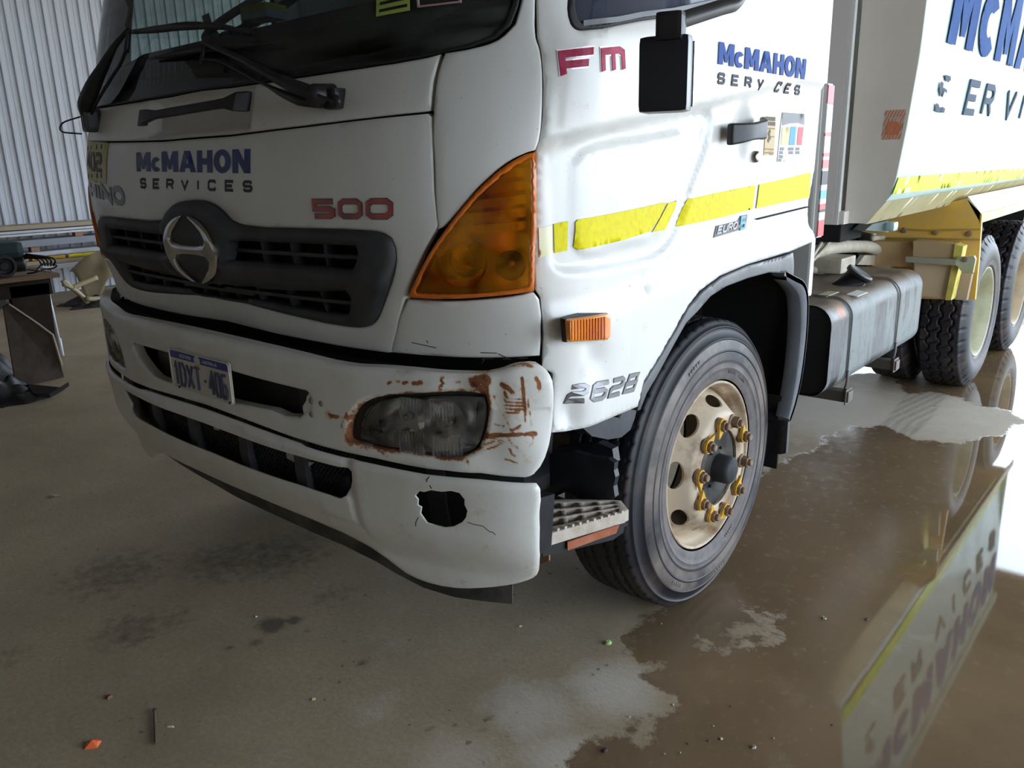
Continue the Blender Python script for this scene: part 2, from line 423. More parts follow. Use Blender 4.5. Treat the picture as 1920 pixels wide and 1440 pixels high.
GL = {
 'M': [[(0,0),(0,1),(.5,.25),(1,1),(1,0)]], 'c': [arc(.52,.5,.5,.5,50,310)], 'A': [[(0,0),(.5,1),(1,0)],[(.2,.32),(.8,.32)]],
 'H': [[(0,0),(0,1)],[(1,0),(1,1)],[(0,.5),(1,.5)]], 'O': [arc(.5,.5,.5,.5,0,360,20)[:-1]+[(1.0,.5)]], 'N': [[(0,0),(0,1),(1,0),(1,1)]],
 'S': [[(1,.82),(.82,1),(.18,1),(0,.82),(0,.62),(.18,.5),(.82,.5),(1,.38),(1,.18),(.82,0),(.18,0),(0,.18)]],
 'E': [[(1,1),(0,1),(0,0),(1,0)],[(0,.5),(.85,.5)]], 'R': [[(0,0),(0,1),(.8,1),(1,.85),(1,.62),(.8,.48),(0,.48)],[(.6,.48),(1,0)]],
 'V': [[(0,1),(.5,0),(1,1)]], 'I': [[(.5,0),(.5,1)]], 'C': [[(1,.8),(.82,1),(.18,1),(0,.8),(0,.2),(.18,0),(.82,0),(1,.2)]],
 'F': [[(0,0),(0,1),(1,1)],[(0,.48),(.8,.48)]], 'm': [[(0,0),(0,1),(.82,1),(1,.85),(1,0)],[(.5,1),(.5,0)]],
 'U': [[(0,1),(0,.2),(.18,0),(.82,0),(1,.2),(1,1)]], '0': [_O], 'Q': [_O],
 '5': [[(1,1),(0,1),(0,.5),(.85,.5),(1,.38),(1,.12),(.85,0),(0,0)]], '2': [[(0,1),(.82,1),(1,.88),(1,.62),(.82,.5),(.18,.5),(0,.38),(0,0),(1,0)]],
 '6': [[(1,1),(.2,1),(0,.85),(0,.15),(.2,0),(.8,0),(1,.15),(1,.42),(.8,.55),(0,.55)]],
 '8': [[(.1,.5),(.1,1),(.9,1),(.9,.5),(1,.5),(1,0),(0,0),(0,.5),(1,.5)]],
 '1': [[(.1,.78),(.55,1),(.55,0)]], 'D': [[(0,0),(0,1),(.6,1),(1,.75),(1,.25),(.6,0),(0,0)]], 'X': [[(0,0),(1,1)],[(0,1),(1,0)]],
 'T': [[(0,1),(1,1)],[(.5,1),(.5,0)]], '4': [[(.75,0),(.75,1),(0,.3),(1,.3)]], '.': [[(.4,.5),(.6,.5)]], 'W': [[(0,1),(.25,0),(.5,.8),(.75,0),(1,1)]], 'L': [[(0,1),(0,0),(1,0)]], '9': [[(0,0),(.8,0),(1,.15),(1,1),(0,1),(0,.45),(1,.45)]]}
def ell(cx, cy, rx, ry, n=20, a0=0, a1=360): return [(cx+rx*math.cos(math.radians(a0+(a1-a0)*i/n)), cy+ry*math.sin(math.radians(a0+(a1-a0)*i/n))) for i in range(n)]
HV = {
 'M': ([(0,0),(0,1),(.31,1),(.5,.50),(.69,1),(1,1),(1,0),(.70,0),(.70,.54),(.57,.12),(.43,.12),(.30,.54),(.30,0)], []),
 'A': ([(0,0),(.32,1),(.68,1),(1,0),(.68,0),(.63,.19),(.37,.19),(.32,0)], [[(.42,.40),(.58,.40),(.5,.70)]]),
 'H': ([(0,0),(0,1),(.34,1),(.34,.64),(.66,.64),(.66,1),(1,1),(1,0),(.66,0),(.66,.36),(.34,.36),(.34,0)], []),
 'O': (ell(.5,.5,.5,.52,28), [ell(.5,.5,.18,.26,20)]),
 'N': ([(0,0),(0,1),(.34,1),(.68,.48),(.68,1),(1,1),(1,0),(.66,0),(.32,.52),(.32,0)], []),
 'c': (ell(.5,.5,.52,.52,20,38,322)+[(.90,.16)]+ell(.54,.5,.17,.20,14,310,50), [])}
def heavy_word(name, child, S, word, widths, gap, quad, m, parent, off=.0015, label=None):
    ws = [widths.get(c, 1) for c in word]; tot = sum(ws)+gap*(len(word)-1); x = 0; q = np.array(quad, float)
    E = part_empty(name, tuple(S(q[0,0], q[0,1])), parent, label)
    for c, w in zip(word, ws):
        hs = widths.get('h'+c, 1.)
        def mp(L):
            A = np.array([((x+px*w)/tot, py*hs) for px, py in L]); u, v = A[:,0:1], A[:,1:2]
            return [tuple(p) for p in q[0]*(1-u)*(1-v)+q[1]*u*(1-v)+q[2]*u*v+q[3]*(1-u)*v]
        o, h = HV[c]
        patch(child, S, mp(o), [mp(k) for k in h], m, E, step=.03, edge=0, thick=.0005, off=off)
        x += w+gap
    return E
def letters(child, S, word, w, h, m, parent, quad, widths=None, gap=.35, slant=0., skip=(), base=0., step=.02):
    ws = [(widths or {}).get(ch, .9 if ch not in 'I.' else .25) for ch in word]
    tot = sum(ws)+gap*(len(word)-1); x = 0
    for i, (ch, w_) in enumerate(zip(word, ws)):
        hs = (widths or {}).get('h'+ch, 1.)
        if i not in skip:
            ribbons(child, S, [[((x+px*w_+slant*py*hs)/(tot+slant), py*hs) for px, py in L] for L in GL[ch]], w, h, m, parent, quad=quad, base=base, step=step)
        x += w_+gap
def word(name, child, S, txt, w, h, m, parent, quad, label=None, **k):
    E = part_empty(name, tuple(S(quad[0][0], quad[0][1])), parent, label); letters(child, S, txt, w, h, m, E, quad, **k); return E
def text_lines(s, widths=None, gap=.35, slant=0., inset=0.):
    """stroke lines of a word in 0..1 x 0..1"""
    ws = [(widths or {}).get(ch, .9 if ch not in 'I.' else .25) for ch in s]
    tot = sum(ws)+gap*(len(s)-1); x = 0; out = []
    for ch, w in zip(s, ws):
        hs = (widths or {}).get('h'+ch, 1.)
        for L in GL.get(ch, []): out.append([((x+px*w+slant*py*hs)/(tot+slant), py*hs) for px, py in L])
        x += w+gap
    return out

# ================================================================ THE TRUCK
TRUCK = thing('tipper_truck', (0,0,0), 'white tipper truck with rust-eaten bumper corner, standing on the wet concrete floor', 'truck')
T = TRUCK
mirS = lambda pts: [(-a, b) for a, b in pts]
# ---- front flap with grille opening
top = [(-0.0418,1.6403),(0.1981,1.6399),(0.5137,1.6483),(0.7787,1.6571),(0.9014,1.6606),(0.9299,1.6616)]
right = [(0.942,1.654),(0.9521,1.6059),(0.9547,1.5354),(0.9584,1.4637),(0.964,1.415),(0.9327,1.3715),(0.8754,1.2865),(0.8059,1.1726),(0.757,1.0803)]
bot = [(0.7416,1.0771),(0.5708,1.0755),(0.2839,1.0782),(-0.0741,1.0873)]
flap = mirror(top+right+bot)
gr_top = [(0.0137,1.464),(0.0972,1.454),(0.1512,1.432),(0.1915,1.4072),(0.2612,1.3971),(0.5,1.3964),(0.7397,1.397),(0.8016,1.3919)]
gr_side = [(0.8282,1.3797),(0.8386,1.3505),(0.8206,1.2908),(0.7661,1.2094),(0.7211,1.161),(0.6772,1.142)]
gr_bot = [(0.5862,1.1361),(0.3598,1.146),(-0.0326,1.1656)]
grille_o = curve(mirror(gr_top+gr_side+gr_bot), 3)
patch('front_flap_panel', CAB, flap, [grille_o], 'white', T, step=.045, edge=.007, thick=.02)
# ---- grille surround in charcoal plastic, with its openings
def inset(a, k=.93, c=(0, 1.28)): return [(c[0]+(x-c[0])*k, c[1]+(y-c[1])*k) for x, y in a]
ops_r = [[(0.1909,1.3527),(0.4009,1.3551),(0.5801,1.3576),(0.7136,1.3583),(0.7193,1.3466),(0.702,1.2985),(0.5643,1.2981),(0.3816,1.2968),(0.1674,1.2954)],
         [(0.0835,1.22),(0.2957,1.2172),(0.5414,1.2301),(0.6591,1.2401),(0.6582,1.2184),(0.6315,1.172),(0.5132,1.1687),(0.2723,1.1765),(0.056,1.1787)]]
ops_c = []
holes = [curve(o, 2) for o in ops_r]+[curve(mirS(o)[::-1], 2) for o in ops_r]
low_mid = curve([(-.17,1.215),(.17,1.215),(.17,1.17),(-.17,1.17)], 1)
c_em = [(-0.0035,1.3219)][0]
def gr_disp(s, z):
    r = np.hypot(s/.20, (z-1.322)/.165)
    return .018*np.exp(-((z-1.275)/.03)**2)*(np.abs(s) > .15) + .02*np.clip(1.25-r, 0, .25)/.25
patch('grille_surround', CAB, grille_o, holes+[low_mid], 'charcoal', T, step=.03, edge=.02, thick=.03, off=.012, disp=gr_disp)
gb = part_empty('grille_insert', (0,-1.1,1.25), T)
patch('radiator_mesh', CAB, curve(inset(mirror(gr_top+gr_side+gr_bot), .95), 1), [], 'void', gb, step=.12, edge=0, thick=0, off=-.055)
for sg in (1, -1):
    for k, o in enumerate(ops_r):
        o = o if sg > 0 else mirS(o)
        zc = [p[1] for p in o]; sc = [p[0] for p in o]
        ztop, zbot = max(zc), min(zc)
        n = len(o)//2
        # horizontal louvre in the middle of each opening
        mid = [((sc[0]*(1-t)+sc[4 if k == 0 else 3]*t), ) for t in (0,1)]
        s0, s1 = min(map(abs, sc)), max(map(abs, sc))
        zL = (zc[0]+zc[-1])/2; zR = (max(zc[3:6])+min(zc[3:7]))/2
        ribbons('louvre', CAB, [[(sg*s0*.96, zL), (sg*(s0+s1)/2, (zL+zR)/2), (sg*s1*1.01, zR)]], .010, -.004, 'charcoal', gb, base=-.03)
        for j in range(1, 4):
            s = s0+(s1-s0)*j/4+.02*(k); zm = zL+(zR-zL)*j/4
            ribbons('grille_rib', CAB, [[(sg*s, zm-.035), (sg*s, zm+.035)]], .008, -.012, 'charcoal', gb, base=-.05)
for j in (-1, 0, 1):
    ribbons('grille_rib', CAB, [[(.1*j, 1.16), (.1*j, 1.225)]], .008, -.012, 'charcoal', gb, base=-.05)
ribbons('louvre', CAB, [[(-.2, 1.193), (.2, 1.193)]], .010, -.004, 'charcoal', gb, base=-.03)
# emblem: split ring with a waisted crossbar
ex, ez = [(-0.1631,1.3194),(0.1446,1.3242),(0.0154,1.4217),(-0.0362,1.216)], None
a_ = (ex[1][0]-ex[0][0])/2; b_ = (ex[2][1]-ex[3][1])/2; cx, cz = (ex[0][0]+ex[1][0])/2, (ex[2][1]+ex[3][1])/2
def em(pts): return [(cx+a_*x, cz+b_*y) for x, y in pts]
lo_arc = [(-.12,-.88),(-.36,-.75),(-.58,-.52),(-.68,-.31),(-.60,-.19),(-.35,-.14),(0,-.13)]
half_l = [(math.cos(math.radians(t)), math.sin(math.radians(t))) for t in range(97, 264, 6)]
outl = half_l+[(-.115,-.985)]+lo_arc[1:]+[(-x, y) for x, y in lo_arc[-2:0:-1]]+[(.115,-.985)]+[(-x, -y) for x, y in half_l]+[(.115,.985)]+[(-x, -y) for x, y in lo_arc[1:]]+[(x, -y) for x, y in lo_arc[-2:0:-1]]+[(-.115,.985)]
patch('emblem_backing', CAB, em([(1.04*math.cos(t*PI/20), 1.04*math.sin(t*PI/20)) for t in range(40)]), [], 'charcoal', gb, step=.04, edge=.01, thick=.03, off=.030)
patch('emblem', CAB, em(outl), [], 'chrome', T, step=.012, edge=.010, thick=.014, off=.048, bstep=.008, label='chrome oval emblem split at top and bottom with a crossbar')
# ---- cowl panel between flap and windscreen, with pocketed grab handle
cow = mirror([(-0.1234,1.7758),(0.1688,1.7719),(0.399,1.772),(0.5716,1.7737),(0.7219,1.7762),(0.821,1.7789),(0.9017,1.7844),(0.9416,1.7895)]+[(0.9396,1.7712),(0.934,1.7345),(0.9364,1.6995),(0.9375,1.6682)]+[(0.9221,1.6666),(0.778,1.6619),(0.5129,1.6536),(0.1973,1.6457),(-0.0427,1.6465)])
hpz = [(-0.4829,1.7577),(-0.4143,1.6813),(0.2103,1.6509),(0.1607,1.751),(-0.1362,1.7627)]
def cowdisp(s, z):
    d = np.maximum(np.abs(s+.01)-.30, np.abs(z-1.715)-.052); return -.042*np.clip(.5-d/.012, 0, 1)
patch('cowl_panel', CAB, cow, [], 'white', T, step=.04, edge=.007, thick=.02, disp=cowdisp, fine=((-.38,1.62,.38,1.80), .008))
g = Geo(); hp = [tuple(CAB(s, z, o)) for s, z, o in ((-.315,1.725,.004),(-.29,1.722,.03),(-.2,1.722,.036),(0,1.722,.036),(.2,1.725,.036),(.27,1.728,.032),(.30,1.735,.004))]
gh = Geo()
Hs = [(-.315,.0,.045),(-.30,.025,.05),(-.24,.034,.042),(-.18,.034,.026),(.16,.034,.026),(.22,.034,.028),(.27,.03,.05),(.285,.0,.055)]
V = []; F = []
for s, o, hh in Hs:
    for dz, do in ((-hh/2,0),(-hh/2,.018),(hh/2,.018),(hh/2,0)):
        V.append(tuple(CAB(s, 1.722+s*.02+dz, o-.006+do)))
for i in range(len(Hs)-1):
    for k in range(4): F.append((i*4+k, i*4+(k+1)%4, i*4+4+(k+1)%4, i*4+4+k))
F += [(0,1,2,3), tuple(len(V)-4+k for k in (3,2,1,0))]
gh.add(V, F); o = gh.mk('grab_handle', 'black', T); autosmooth(o, 30)
mo = o.modifiers.new('b', 'BEVEL'); mo.width = .004; mo.segments = 2
# ---- corner panels, lamps and lower corner panels (both sides)
corner = curve([(0.9552,1.7908),(1.0148,1.7957),(1.0807,1.812),(1.114,1.8427),(1.1221,1.8921),(1.1222,1.958),(1.141,1.9573),(1.1515,1.8911),(1.1624,1.8134),(1.1761,1.7852),(1.1951,1.7118),(1.2024,1.6496),(1.2025,1.5961),(1.1945,1.5746),(1.1717,1.5683),(1.1304,1.5487),(1.0766,1.506),(1.0239,1.4535),(0.9776,1.4102),(0.9604,1.4028),(0.9598,1.4637),(0.9573,1.5589),(0.9478,1.6526),(0.9447,1.7222),(0.9467,1.7626)], 3)
lamp = curve([(1.1947,1.57),(1.1718,1.5648),(1.1306,1.5441),(1.0792,1.5024),(1.0277,1.4511),(0.9826,1.4004),(0.9176,1.3205),(0.8584,1.2362),(0.9528,1.2368),(1.051,1.2437),(1.1295,1.2516),(1.1815,1.2578),(1.1966,1.4118)], 3)
lowc = curve([(0.8498,1.2289),(0.9507,1.2286),(1.0493,1.2357),(1.1281,1.2438),(1.181,1.2527),(1.1908,1.2352),(1.1808,1.1579),(1.1711,1.0946),(1.0766,1.0899),(0.9495,1.0849),(0.757,1.0803),(0.8042,1.1725)], 2)
for sg in (1, -1):
    f = (lambda P: P) if sg > 0 else (lambda P: mirS(P)[::-1])
    patch('corner_panel', CAB, f(corner), [], 'white', T, step=.03, edge=.006, thick=.02, off=.001)
    patch('lower_corner_panel', CAB, f(lowc), [], 'white', T, step=.03, edge=.007, thick=.02, off=.001)
    lm = part_empty('indicator_lamp', tuple(CAB(sg*1.05, 1.4)), T, 'large amber wrap-around indicator lamp')
    patch('lens', CAB, f(lamp), [], 'amberlens', lm, step=.03, edge=.012, thick=.02, off=.008)
    inner = f(curve([(1.183,1.5554),(1.1428,1.5334),(1.0888,1.4928),(1.0377,1.4438),(0.9946,1.3944),(0.932,1.3183),(0.8877,1.2513),(0.9852,1.2527),(1.0923,1.2583),(1.169,1.271),(1.1829,1.4123)], 2))
    patch('lens_rim', CAB, f(lamp), [inner], 'amberrim', lm, step=.03, edge=.006, thick=.012, off=.010)
    patch('housing', CAB, f(lamp), [], simple('amber_housing', (1.0,.42,.04), .35), lm, step=.05, edge=0, thick=0, off=-.040)
    # stepped reflector fins and round bulb chambers
    fin_l = [[(1.113,1.5249),(1.1766,1.5279)],[(1.0701,1.4897),(1.1774,1.4988)],[(1.0357,1.4558),(1.1768,1.4684)],[(1.0095,1.426),(1.1761,1.4388)],[(0.9907,1.398),(1.1755,1.409)]]
    for q in fin_l:
        ribbons('reflector_fin', CAB, [[(sg*q[0][0], q[0][1]), (sg*q[1][0], q[1][1])]], .020, -.012, simple('amber_reflector', (1.0,.66,.10), .35, .5), lm, base=-.036)
    for px, r, dep in ((([(1.0203,1.3289)][0]), .060, .01), (([(1.1342,1.3199)][0]), .034, .004)):
        c3 = CAB(sg*px[0], px[1], -.040); nn = CAB(sg*px[0], px[1], 1.)-CAB(sg*px[0], px[1], 0.)
        gg = Geo(); gg.lathe([(.004,.0),(r*.6,.004),(r*.9,.02),(r,.042),(r*1.02,.046)], axis='Z', n=28)
        R = Vector(nn).to_track_quat('Z', 'Y').to_matrix()
        mk('bulb_chamber', [R @ Vector(v)+Vector(c3) for v in gg.V], gg.F, simple('amber_chrome', (1.,.62,.15), .12, 1.), lm)
        gg = Geo(); gg.lathe([(0,.03),(r*.18,.028),(r*.22,.01),(r*.2,-.01)], axis='Z', n=12)
        mk('bulb', [R @ Vector(v)+Vector(c3) for v in gg.V], gg.F, 'amberlamp', lm)
# ---- windscreen with black border
ws_low = [(-0.1234,1.7758),(0.1688,1.7719),(0.399,1.772),(0.5716,1.7737),(0.7219,1.7762),(0.821,1.7789),(0.9017,1.7844),(0.9632,1.7913),(1.0172,1.7967),(1.0746,1.8124),(1.1049,1.8397),(1.1157,1.8769),(1.1172,1.9033)]
top_s = ws_low[-1][0]
ws = mirror([(0, ws_low[0][1]+.0)]+ws_low[1:]+[(top_s+.0,2.3),(top_s-.02,2.62),(top_s-.08,2.72),(top_s-.3,2.75),(0,2.76)])
ws = [(a, b+.003) for a, b in ws]
win = mirror([(0,1.845),(.3,1.845),(.6,1.848),(.9,1.865),(1.00,1.90),(1.035,2.0),(1.03,2.3),(1.01,2.58),(.9,2.66),(0,2.68)])
wsE = part_empty('windscreen', (0,-1.1,1.8), T)
patch('glass', CAB, ws, [], 'glass', wsE, step=.08, edge=.006, thick=.006, off=-.004)
patch('black_border', CAB, ws, [curve(win, 2)], simple('black_glass_border', (.012,.013,.013), .25), wsE, step=.08, edge=0, thick=0, off=-.013)
patch('screen_seal', CAB, ws, [inset(ws, .988, (0,2.25))], 'rubberseal', wsE, step=.1, edge=.003, thick=.02, off=.002)
st = [(0.746,1.9372),(0.8459,1.9252),(0.8517,1.8922),(0.751,1.889)]
patch('permit_sticker', CAB, st, [], simple('lime_sticker', (.42,.55,.12), .5), T, step=.05, edge=0, thick=0, off=.004, label='lime green permit sticker')
ribbons('sticker_print', CAB, [[(st[3][0]+.01, st[3][1]+z), (st[2][0]-.01, st[2][1]+z-.0)] for z in (.012,.028,.04)], .006, .006, 'black', T, split=True)
st = [(0.8669,1.9229),(0.9796,1.9111),(0.9813,1.8975),(0.873,1.898)]
ribbons('sticker_outline', CAB, [[st[0],st[3],st[2],st[1]]], .004, .005, simple('pink_sticker', (.5,.3,.32), .5), T)
# ---- side of the cab: door skin with pressed panels
side = [(1.1453,1.979),(1.8044,2.0963),(2.8177,2.268),(2.7843,2.0801),(2.7975,1.7137),(2.7867,1.4917),(2.7488,1.3718),(2.7626,1.3016),(2.8023,1.2595),(2.791,1.2367),(2.5607,1.2195),(2.2192,1.2116),(2.0353,1.1973),(1.9089,1.1681),(1.8317,1.1285),(1.7585,1.07),(1.6847,1.0124),(1.6023,0.956),(1.577,0.8915),(1.3828,0.893),(1.2448,0.8882),(1.1975,0.8931),(1.1997,1.0478),(1.1736,1.063),(1.2005,1.2373),(1.1878,1.2575),(1.1984,1.5699),(1.2062,1.5961),(1.2075,1.6495),(1.2002,1.7117),(1.1814,1.7817),(1.1671,1.8133),(1.155,1.891)]
zt = 2.75
side = [(a, zt if i in (0,1,2) else b) for i, (a, b) in enumerate(side)]
winh = [(1.2281,1.9237),(1.234,1.8742),(1.248,1.8424),(1.2642,1.8318),(1.2855,1.8294),(1.4417,1.8518),(1.7078,1.896),(1.9345,1.9402),(2.0767,1.9758),(2.1224,2.0262)]
winh = [(winh[0][0], 2.62)]+winh[1:-1]+[(winh[-2][0]+.06, winh[-2][1]+.06),(winh[-2][0]+.08, 2.62)]
side_p = side
em_o = curve([(1.2661,1.5941),(1.3753,1.6106),(1.5646,1.6365),(1.8053,1.667),(1.91,1.6798),(1.9615,1.6727),(1.9703,1.6468),(1.9588,1.5927),(1.8735,1.4694),(1.8073,1.3627),(1.7451,1.3135),(1.6421,1.2889),(1.4733,1.2888),(1.3181,1.2939),(1.2597,1.3033),(1.2417,1.3174),(1.2425,1.4096),(1.2418,1.5517)], 3)
em_i = curve([(1.3538,1.5688),(1.5659,1.5957),(1.8085,1.6188),(1.8398,1.5967),(1.8033,1.4721),(1.7422,1.3675),(1.6811,1.3422),(1.5231,1.3339),(1.3594,1.3284),(1.3329,1.3412),(1.3223,1.361),(1.319,1.454),(1.3177,1.5384)], 3)
hr = [(2.1777,1.6229)][0]
dents = [(1.346,1.0736),(1.2521,0.9394),(1.6174,1.2259),(1.2938,1.0208)]
def sgn_d(P, L): d = segdist(P, [L]); return np.where(inpoly(P, L), -d, d)
def sm(x): x = np.clip(x, 0, 1); return x*x*(3-2*x)
ridge = [(1.205,1.5961),(1.4414,1.6319),(1.8333,1.6885),(2.1565,1.7388),(2.5534,1.7971)]
low_l = [(1.1939,1.2377),(1.332,1.2346),(1.5768,1.2481),(1.8614,1.2905),(2.207,1.3147),(2.4103,1.318)]
def side_disp(s, z, dn=True):
    P = np.stack([s, z], 1)
    d = .0
    d = d-.012*sm(.5-sgn_d(P, em_o)/.017)+.010*sm(.5-sgn_d(P, em_i)/.014)
    zr = np.interp(s, [p[0] for p in ridge], [p[1] for p in ridge])
    d = d-.016*sm((zr-z)/.040+.2)
    zl = np.interp(s, [p[0] for p in low_l], [p[1] for p in low_l])
    d = d+.020*sm((zl-z)/.09)
    if dn:
        d = d-.020*np.exp(-(((s-hr[0])/.055)**2+((z-hr[1])/.075)**2)**2)
        for (a, b), r, k in zip(dents, (.05,.045,.018,.03), (-.022,-.03,-.006,-.012)):
            d = d+k*np.exp(-((s-a)/r)**2-((z-b)/(r*1.4))**2)
    return d
rp = [(1.5535,1.2298),(1.5825,0.8886)]
def side_rust(s, z):
    P = np.stack([s, z], 1)
    d = linedist(P, [[(rp[0][0]-.008, rp[0][1]), (rp[0][0]+.008, rp[0][1])]])
    e = linedist(P, [[(rp[1][0]-.01, rp[1][1]-.02), (rp[1][0], rp[1][1]+.03)]])
    return np.maximum(.85*np.clip(1-d/.016, 0, 1), .5*np.clip(1-e/.02, 0, 1))
sx = [p[0] for p in side]
patch('door_side_panel', CAB, side, [curve(winh, 2)], 'white', T, step=.05, edge=.006, thick=.02, disp=side_disp, fine=((1.17,.84,2.78,1.84), .0125), attrs={'rust': side_rust})
mside = mirS(side)[::-1]; mwin = mirS(winh)[::-1]
patch('door_side_panel', CAB, mside, [[(-a if a > 0 else a, b) for a, b in mwin]], 'white', T, step=.1, edge=.006, thick=.02, disp=lambda s, z: side_disp(-s, z, False))
for sg in (1, -1):
    wn_ = winh if sg > 0 else mirS(winh)[::-1]
    E = part_empty('side_window', tuple(CAB(sg*1.7, 1.9)), T)
    patch('glass', CAB, curve(wn_, 2), [], 'sideglass' if sg < 0 else glassy('near_side_glass', (.25,.28,.32), .02, 1.7, ((.16,.18,.26), .9, .6, (1,1,1))), E, step=.2, edge=0, thick=0, off=-.02)
    patch('window_seal', CAB, curve(wn_, 2), [inset(curve(wn_, 2), .965, (sg*1.72, 2.22))], 'rubberseal', E, step=.1, edge=.004, thick=.02, off=.003)
q = [(1.2833,1.8439),(1.4402,1.8645),(1.7071,1.9096),(2.0722,1.9864)]
ribbons('window_channel', CAB, [q], .012, .004, 'greyplastic', T, base=-.02)
# panel gap lines seen on the side
ribbons('panel_gap', CAB, [[(2.3013,1.3501),(2.4924,1.357),(2.7246,1.3655)]], .0035, -.009+.004, 'sealline', T, base=-.02)
# ---- stripes, lettering, badges
def tape(P, m='yellowtape', nm='reflective_stripe'):
    return patch(nm, CAB, P, [], m, T, step=.012, edge=0, thick=.0, off=.0035, disp=side_disp)
tape([(1.2065,1.4018),(1.251,1.4055),(1.2494,1.3394),(1.2066,1.3335)][::1], 'paletape')
tape([(1.2554,1.4077),(1.3029,1.4121),(1.2985,1.343),(1.2568,1.3401)])
tape([(1.328,1.4142),(1.4494,1.419),(1.5712,1.4248),(1.73,1.434),(1.6953,1.3951),(1.6473,1.3619),(1.5229,1.3502),(1.4039,1.3449),(1.333,1.3424),(1.3204,1.3499),(1.3207,1.4085)])
tape([(1.7387,1.4307),(1.8028,1.4346),(1.7923,1.412),(1.7426,1.3603),(1.6583,1.3583),(1.6956,1.3894)])
tape([(1.8542,1.4365),(2.0463,1.4474),(2.2829,1.4589),(2.2688,1.3843),(2.0537,1.3715),(1.7983,1.3634),(1.8232,1.3984)])
tape([(2.3109,1.4596),(2.5189,1.4716),(2.7414,1.4872),(2.7436,1.3987),(2.532,1.3925),(2.2968,1.3844)])
dm = {'c': .72, 'hc': .72, 'M': 1.2, 'A': 1.15, 'H': 1.0, 'N': 1.02, 'O': 1.05}
sv = {c: .75 for c in 'SERVC'}
def side_surf(s, z, off=0.): return CAB(s, z, np.asarray(off)+side_disp(np.atleast_1d(s), np.atleast_1d(z)).reshape(np.shape(s)))
heavy_word('company_name', 'letter', CAB, 'McMAHON', dm, .085, [(-0.3795,1.554),(0.3061,1.5391),(0.3101,1.6035),(-0.3778,1.6129)], 'navy', T, label='navy company lettering on the front flap')
word('company_subtitle', 'letter', CAB, 'SERVICES', .0085, .0012, 'greyvinyl', T, [(-0.359,1.5031),(0.3068,1.4923),(0.3096,1.5165),(-0.3548,1.5284)], widths=sv, gap=1.05)
heavy_word('company_name', 'letter', side_surf, 'McMAHON', dm, .085, [(1.9628,1.8005),(2.5906,1.7941),(2.5926,1.8581),(1.9638,1.8589)], 'bluevinyl', T, off=.003, label='blue company lettering on the door')
word('company_subtitle', 'letter', side_surf, 'SERVICES', .0078, .003, 'greyvinyl', T, [(1.9673,1.7515),(2.5898,1.7482),(2.5901,1.7721),(1.9715,1.7757)], widths=sv, gap=1.05, skip=(4,))
B5 = part_empty('series_badge', tuple(CAB(.75, 1.4, .01)), T, 'red model number badge with grey edging')
q5 = [(0.5713,1.4294),(0.8325,1.4316),(0.8354,1.4678),(0.5722,1.4656)]
letters('badge_edge', CAB, '500', .0150, .0018, 'badgedark', B5, q5, gap=.33)
letters('digit', CAB, '500', .0112, .0030, 'badgered', B5, q5, gap=.33)
qh = [(-.90,1.470),(-.515,1.447),(-.51,1.496),(-.895,1.519)]
word('maker_badge', 'letter', CAB, 'HINO', .0195, .003, 'badgegrey', T, qh, gap=.28)
ys = [(-.99,1.530),(-.665,1.512),(-.625,1.652),(-.99,1.676)]
NS = part_empty('number_sticker', tuple(CAB(-.9, 1.6)), T, 'worn yellow sticker with black digits')
patch('sticker_sheet', CAB, ys, [], simple('worn_yellow_sticker', (.55,.48,.06), .45, c2=(.62,.58,.40), scale=8), NS, step=.04, edge=0, thick=0, off=.002)
letters('digit', CAB, '402', .014, .0035, 'black', NS, [(-.93,1.570),(-.70,1.560),(-.70,1.615),(-.93,1.625)])
ribbons('print', CAB, [[(s, 1.535), (s, 1.55)] for s in (-.93,-.85,-.76,-.71)]+[[(s, 1.635), (s, 1.65)] for s in (-.93,-.85,-.76,-.70)], .007, .0035, 'black', NS, split=True)
FM = part_empty('class_badge', tuple(CAB(1.6, 1.77, .01)), T, 'red lettered badge with chrome edging')
qf = [(1.244,1.7333),(1.4739,1.7563),(1.4633,1.8032),(1.2299,1.7771)]
fw_ = {'F': 1.0, 'm': .95, 'hm': .92}
letters('badge_edge', side_surf, 'Fm', .0225, .0020, 'badgerim', FM, qf, widths=fw_, gap=.38)
letters('letter', side_surf, 'Fm', .0165, .0036, 'badgepink', FM, qf, widths=fw_, gap=.38)
q26 = [(1.2489,0.9663),(1.5495,0.948),(1.5741,0.9865),(1.2561,1.0041)]
PB = part_empty('power_badge', tuple(CAB(1.7, .98, .01)), T, 'grey number badge beside the front wheel')
letters('digit', side_surf, '2628', .0098, .0030, 'badgegrey', PB, q26, gap=.38, slant=.12)
letters('badge_edge', side_surf, '2628', .0132, .0018, 'badgedark', PB, q26, gap=.38, slant=.12)
EB = part_empty('emission_badge', tuple(CAB(2.3, 1.33, .01)), T, 'grey and sky-blue emission badge')
patch('badge_plate', side_surf, [(2.0105,1.3144),(2.2249,1.3267),(2.2352,1.3696),(2.1854,1.3678),(2.1719,1.3538),(2.0246,1.3482)], [], 'badgedark', EB, step=.03, edge=0, thick=.003, off=.003)
letters('letter', side_surf, 'EURO', .0052, .005, simple('pale_grey_badge', (.60,.60,.64), .45), EB, [(2.0302,1.3255),(2.1594,1.3317),(2.1647,1.351),(2.0354,1.3442)], gap=.3, slant=.1)
letters('digit', side_surf, '5', .0085, .0055, simple('skyblue_badge', (.05,.42,.75), .3), EB, [(2.1826,1.3266),(2.2132,1.3276),(2.2204,1.3639),(2.1898,1.3625)])
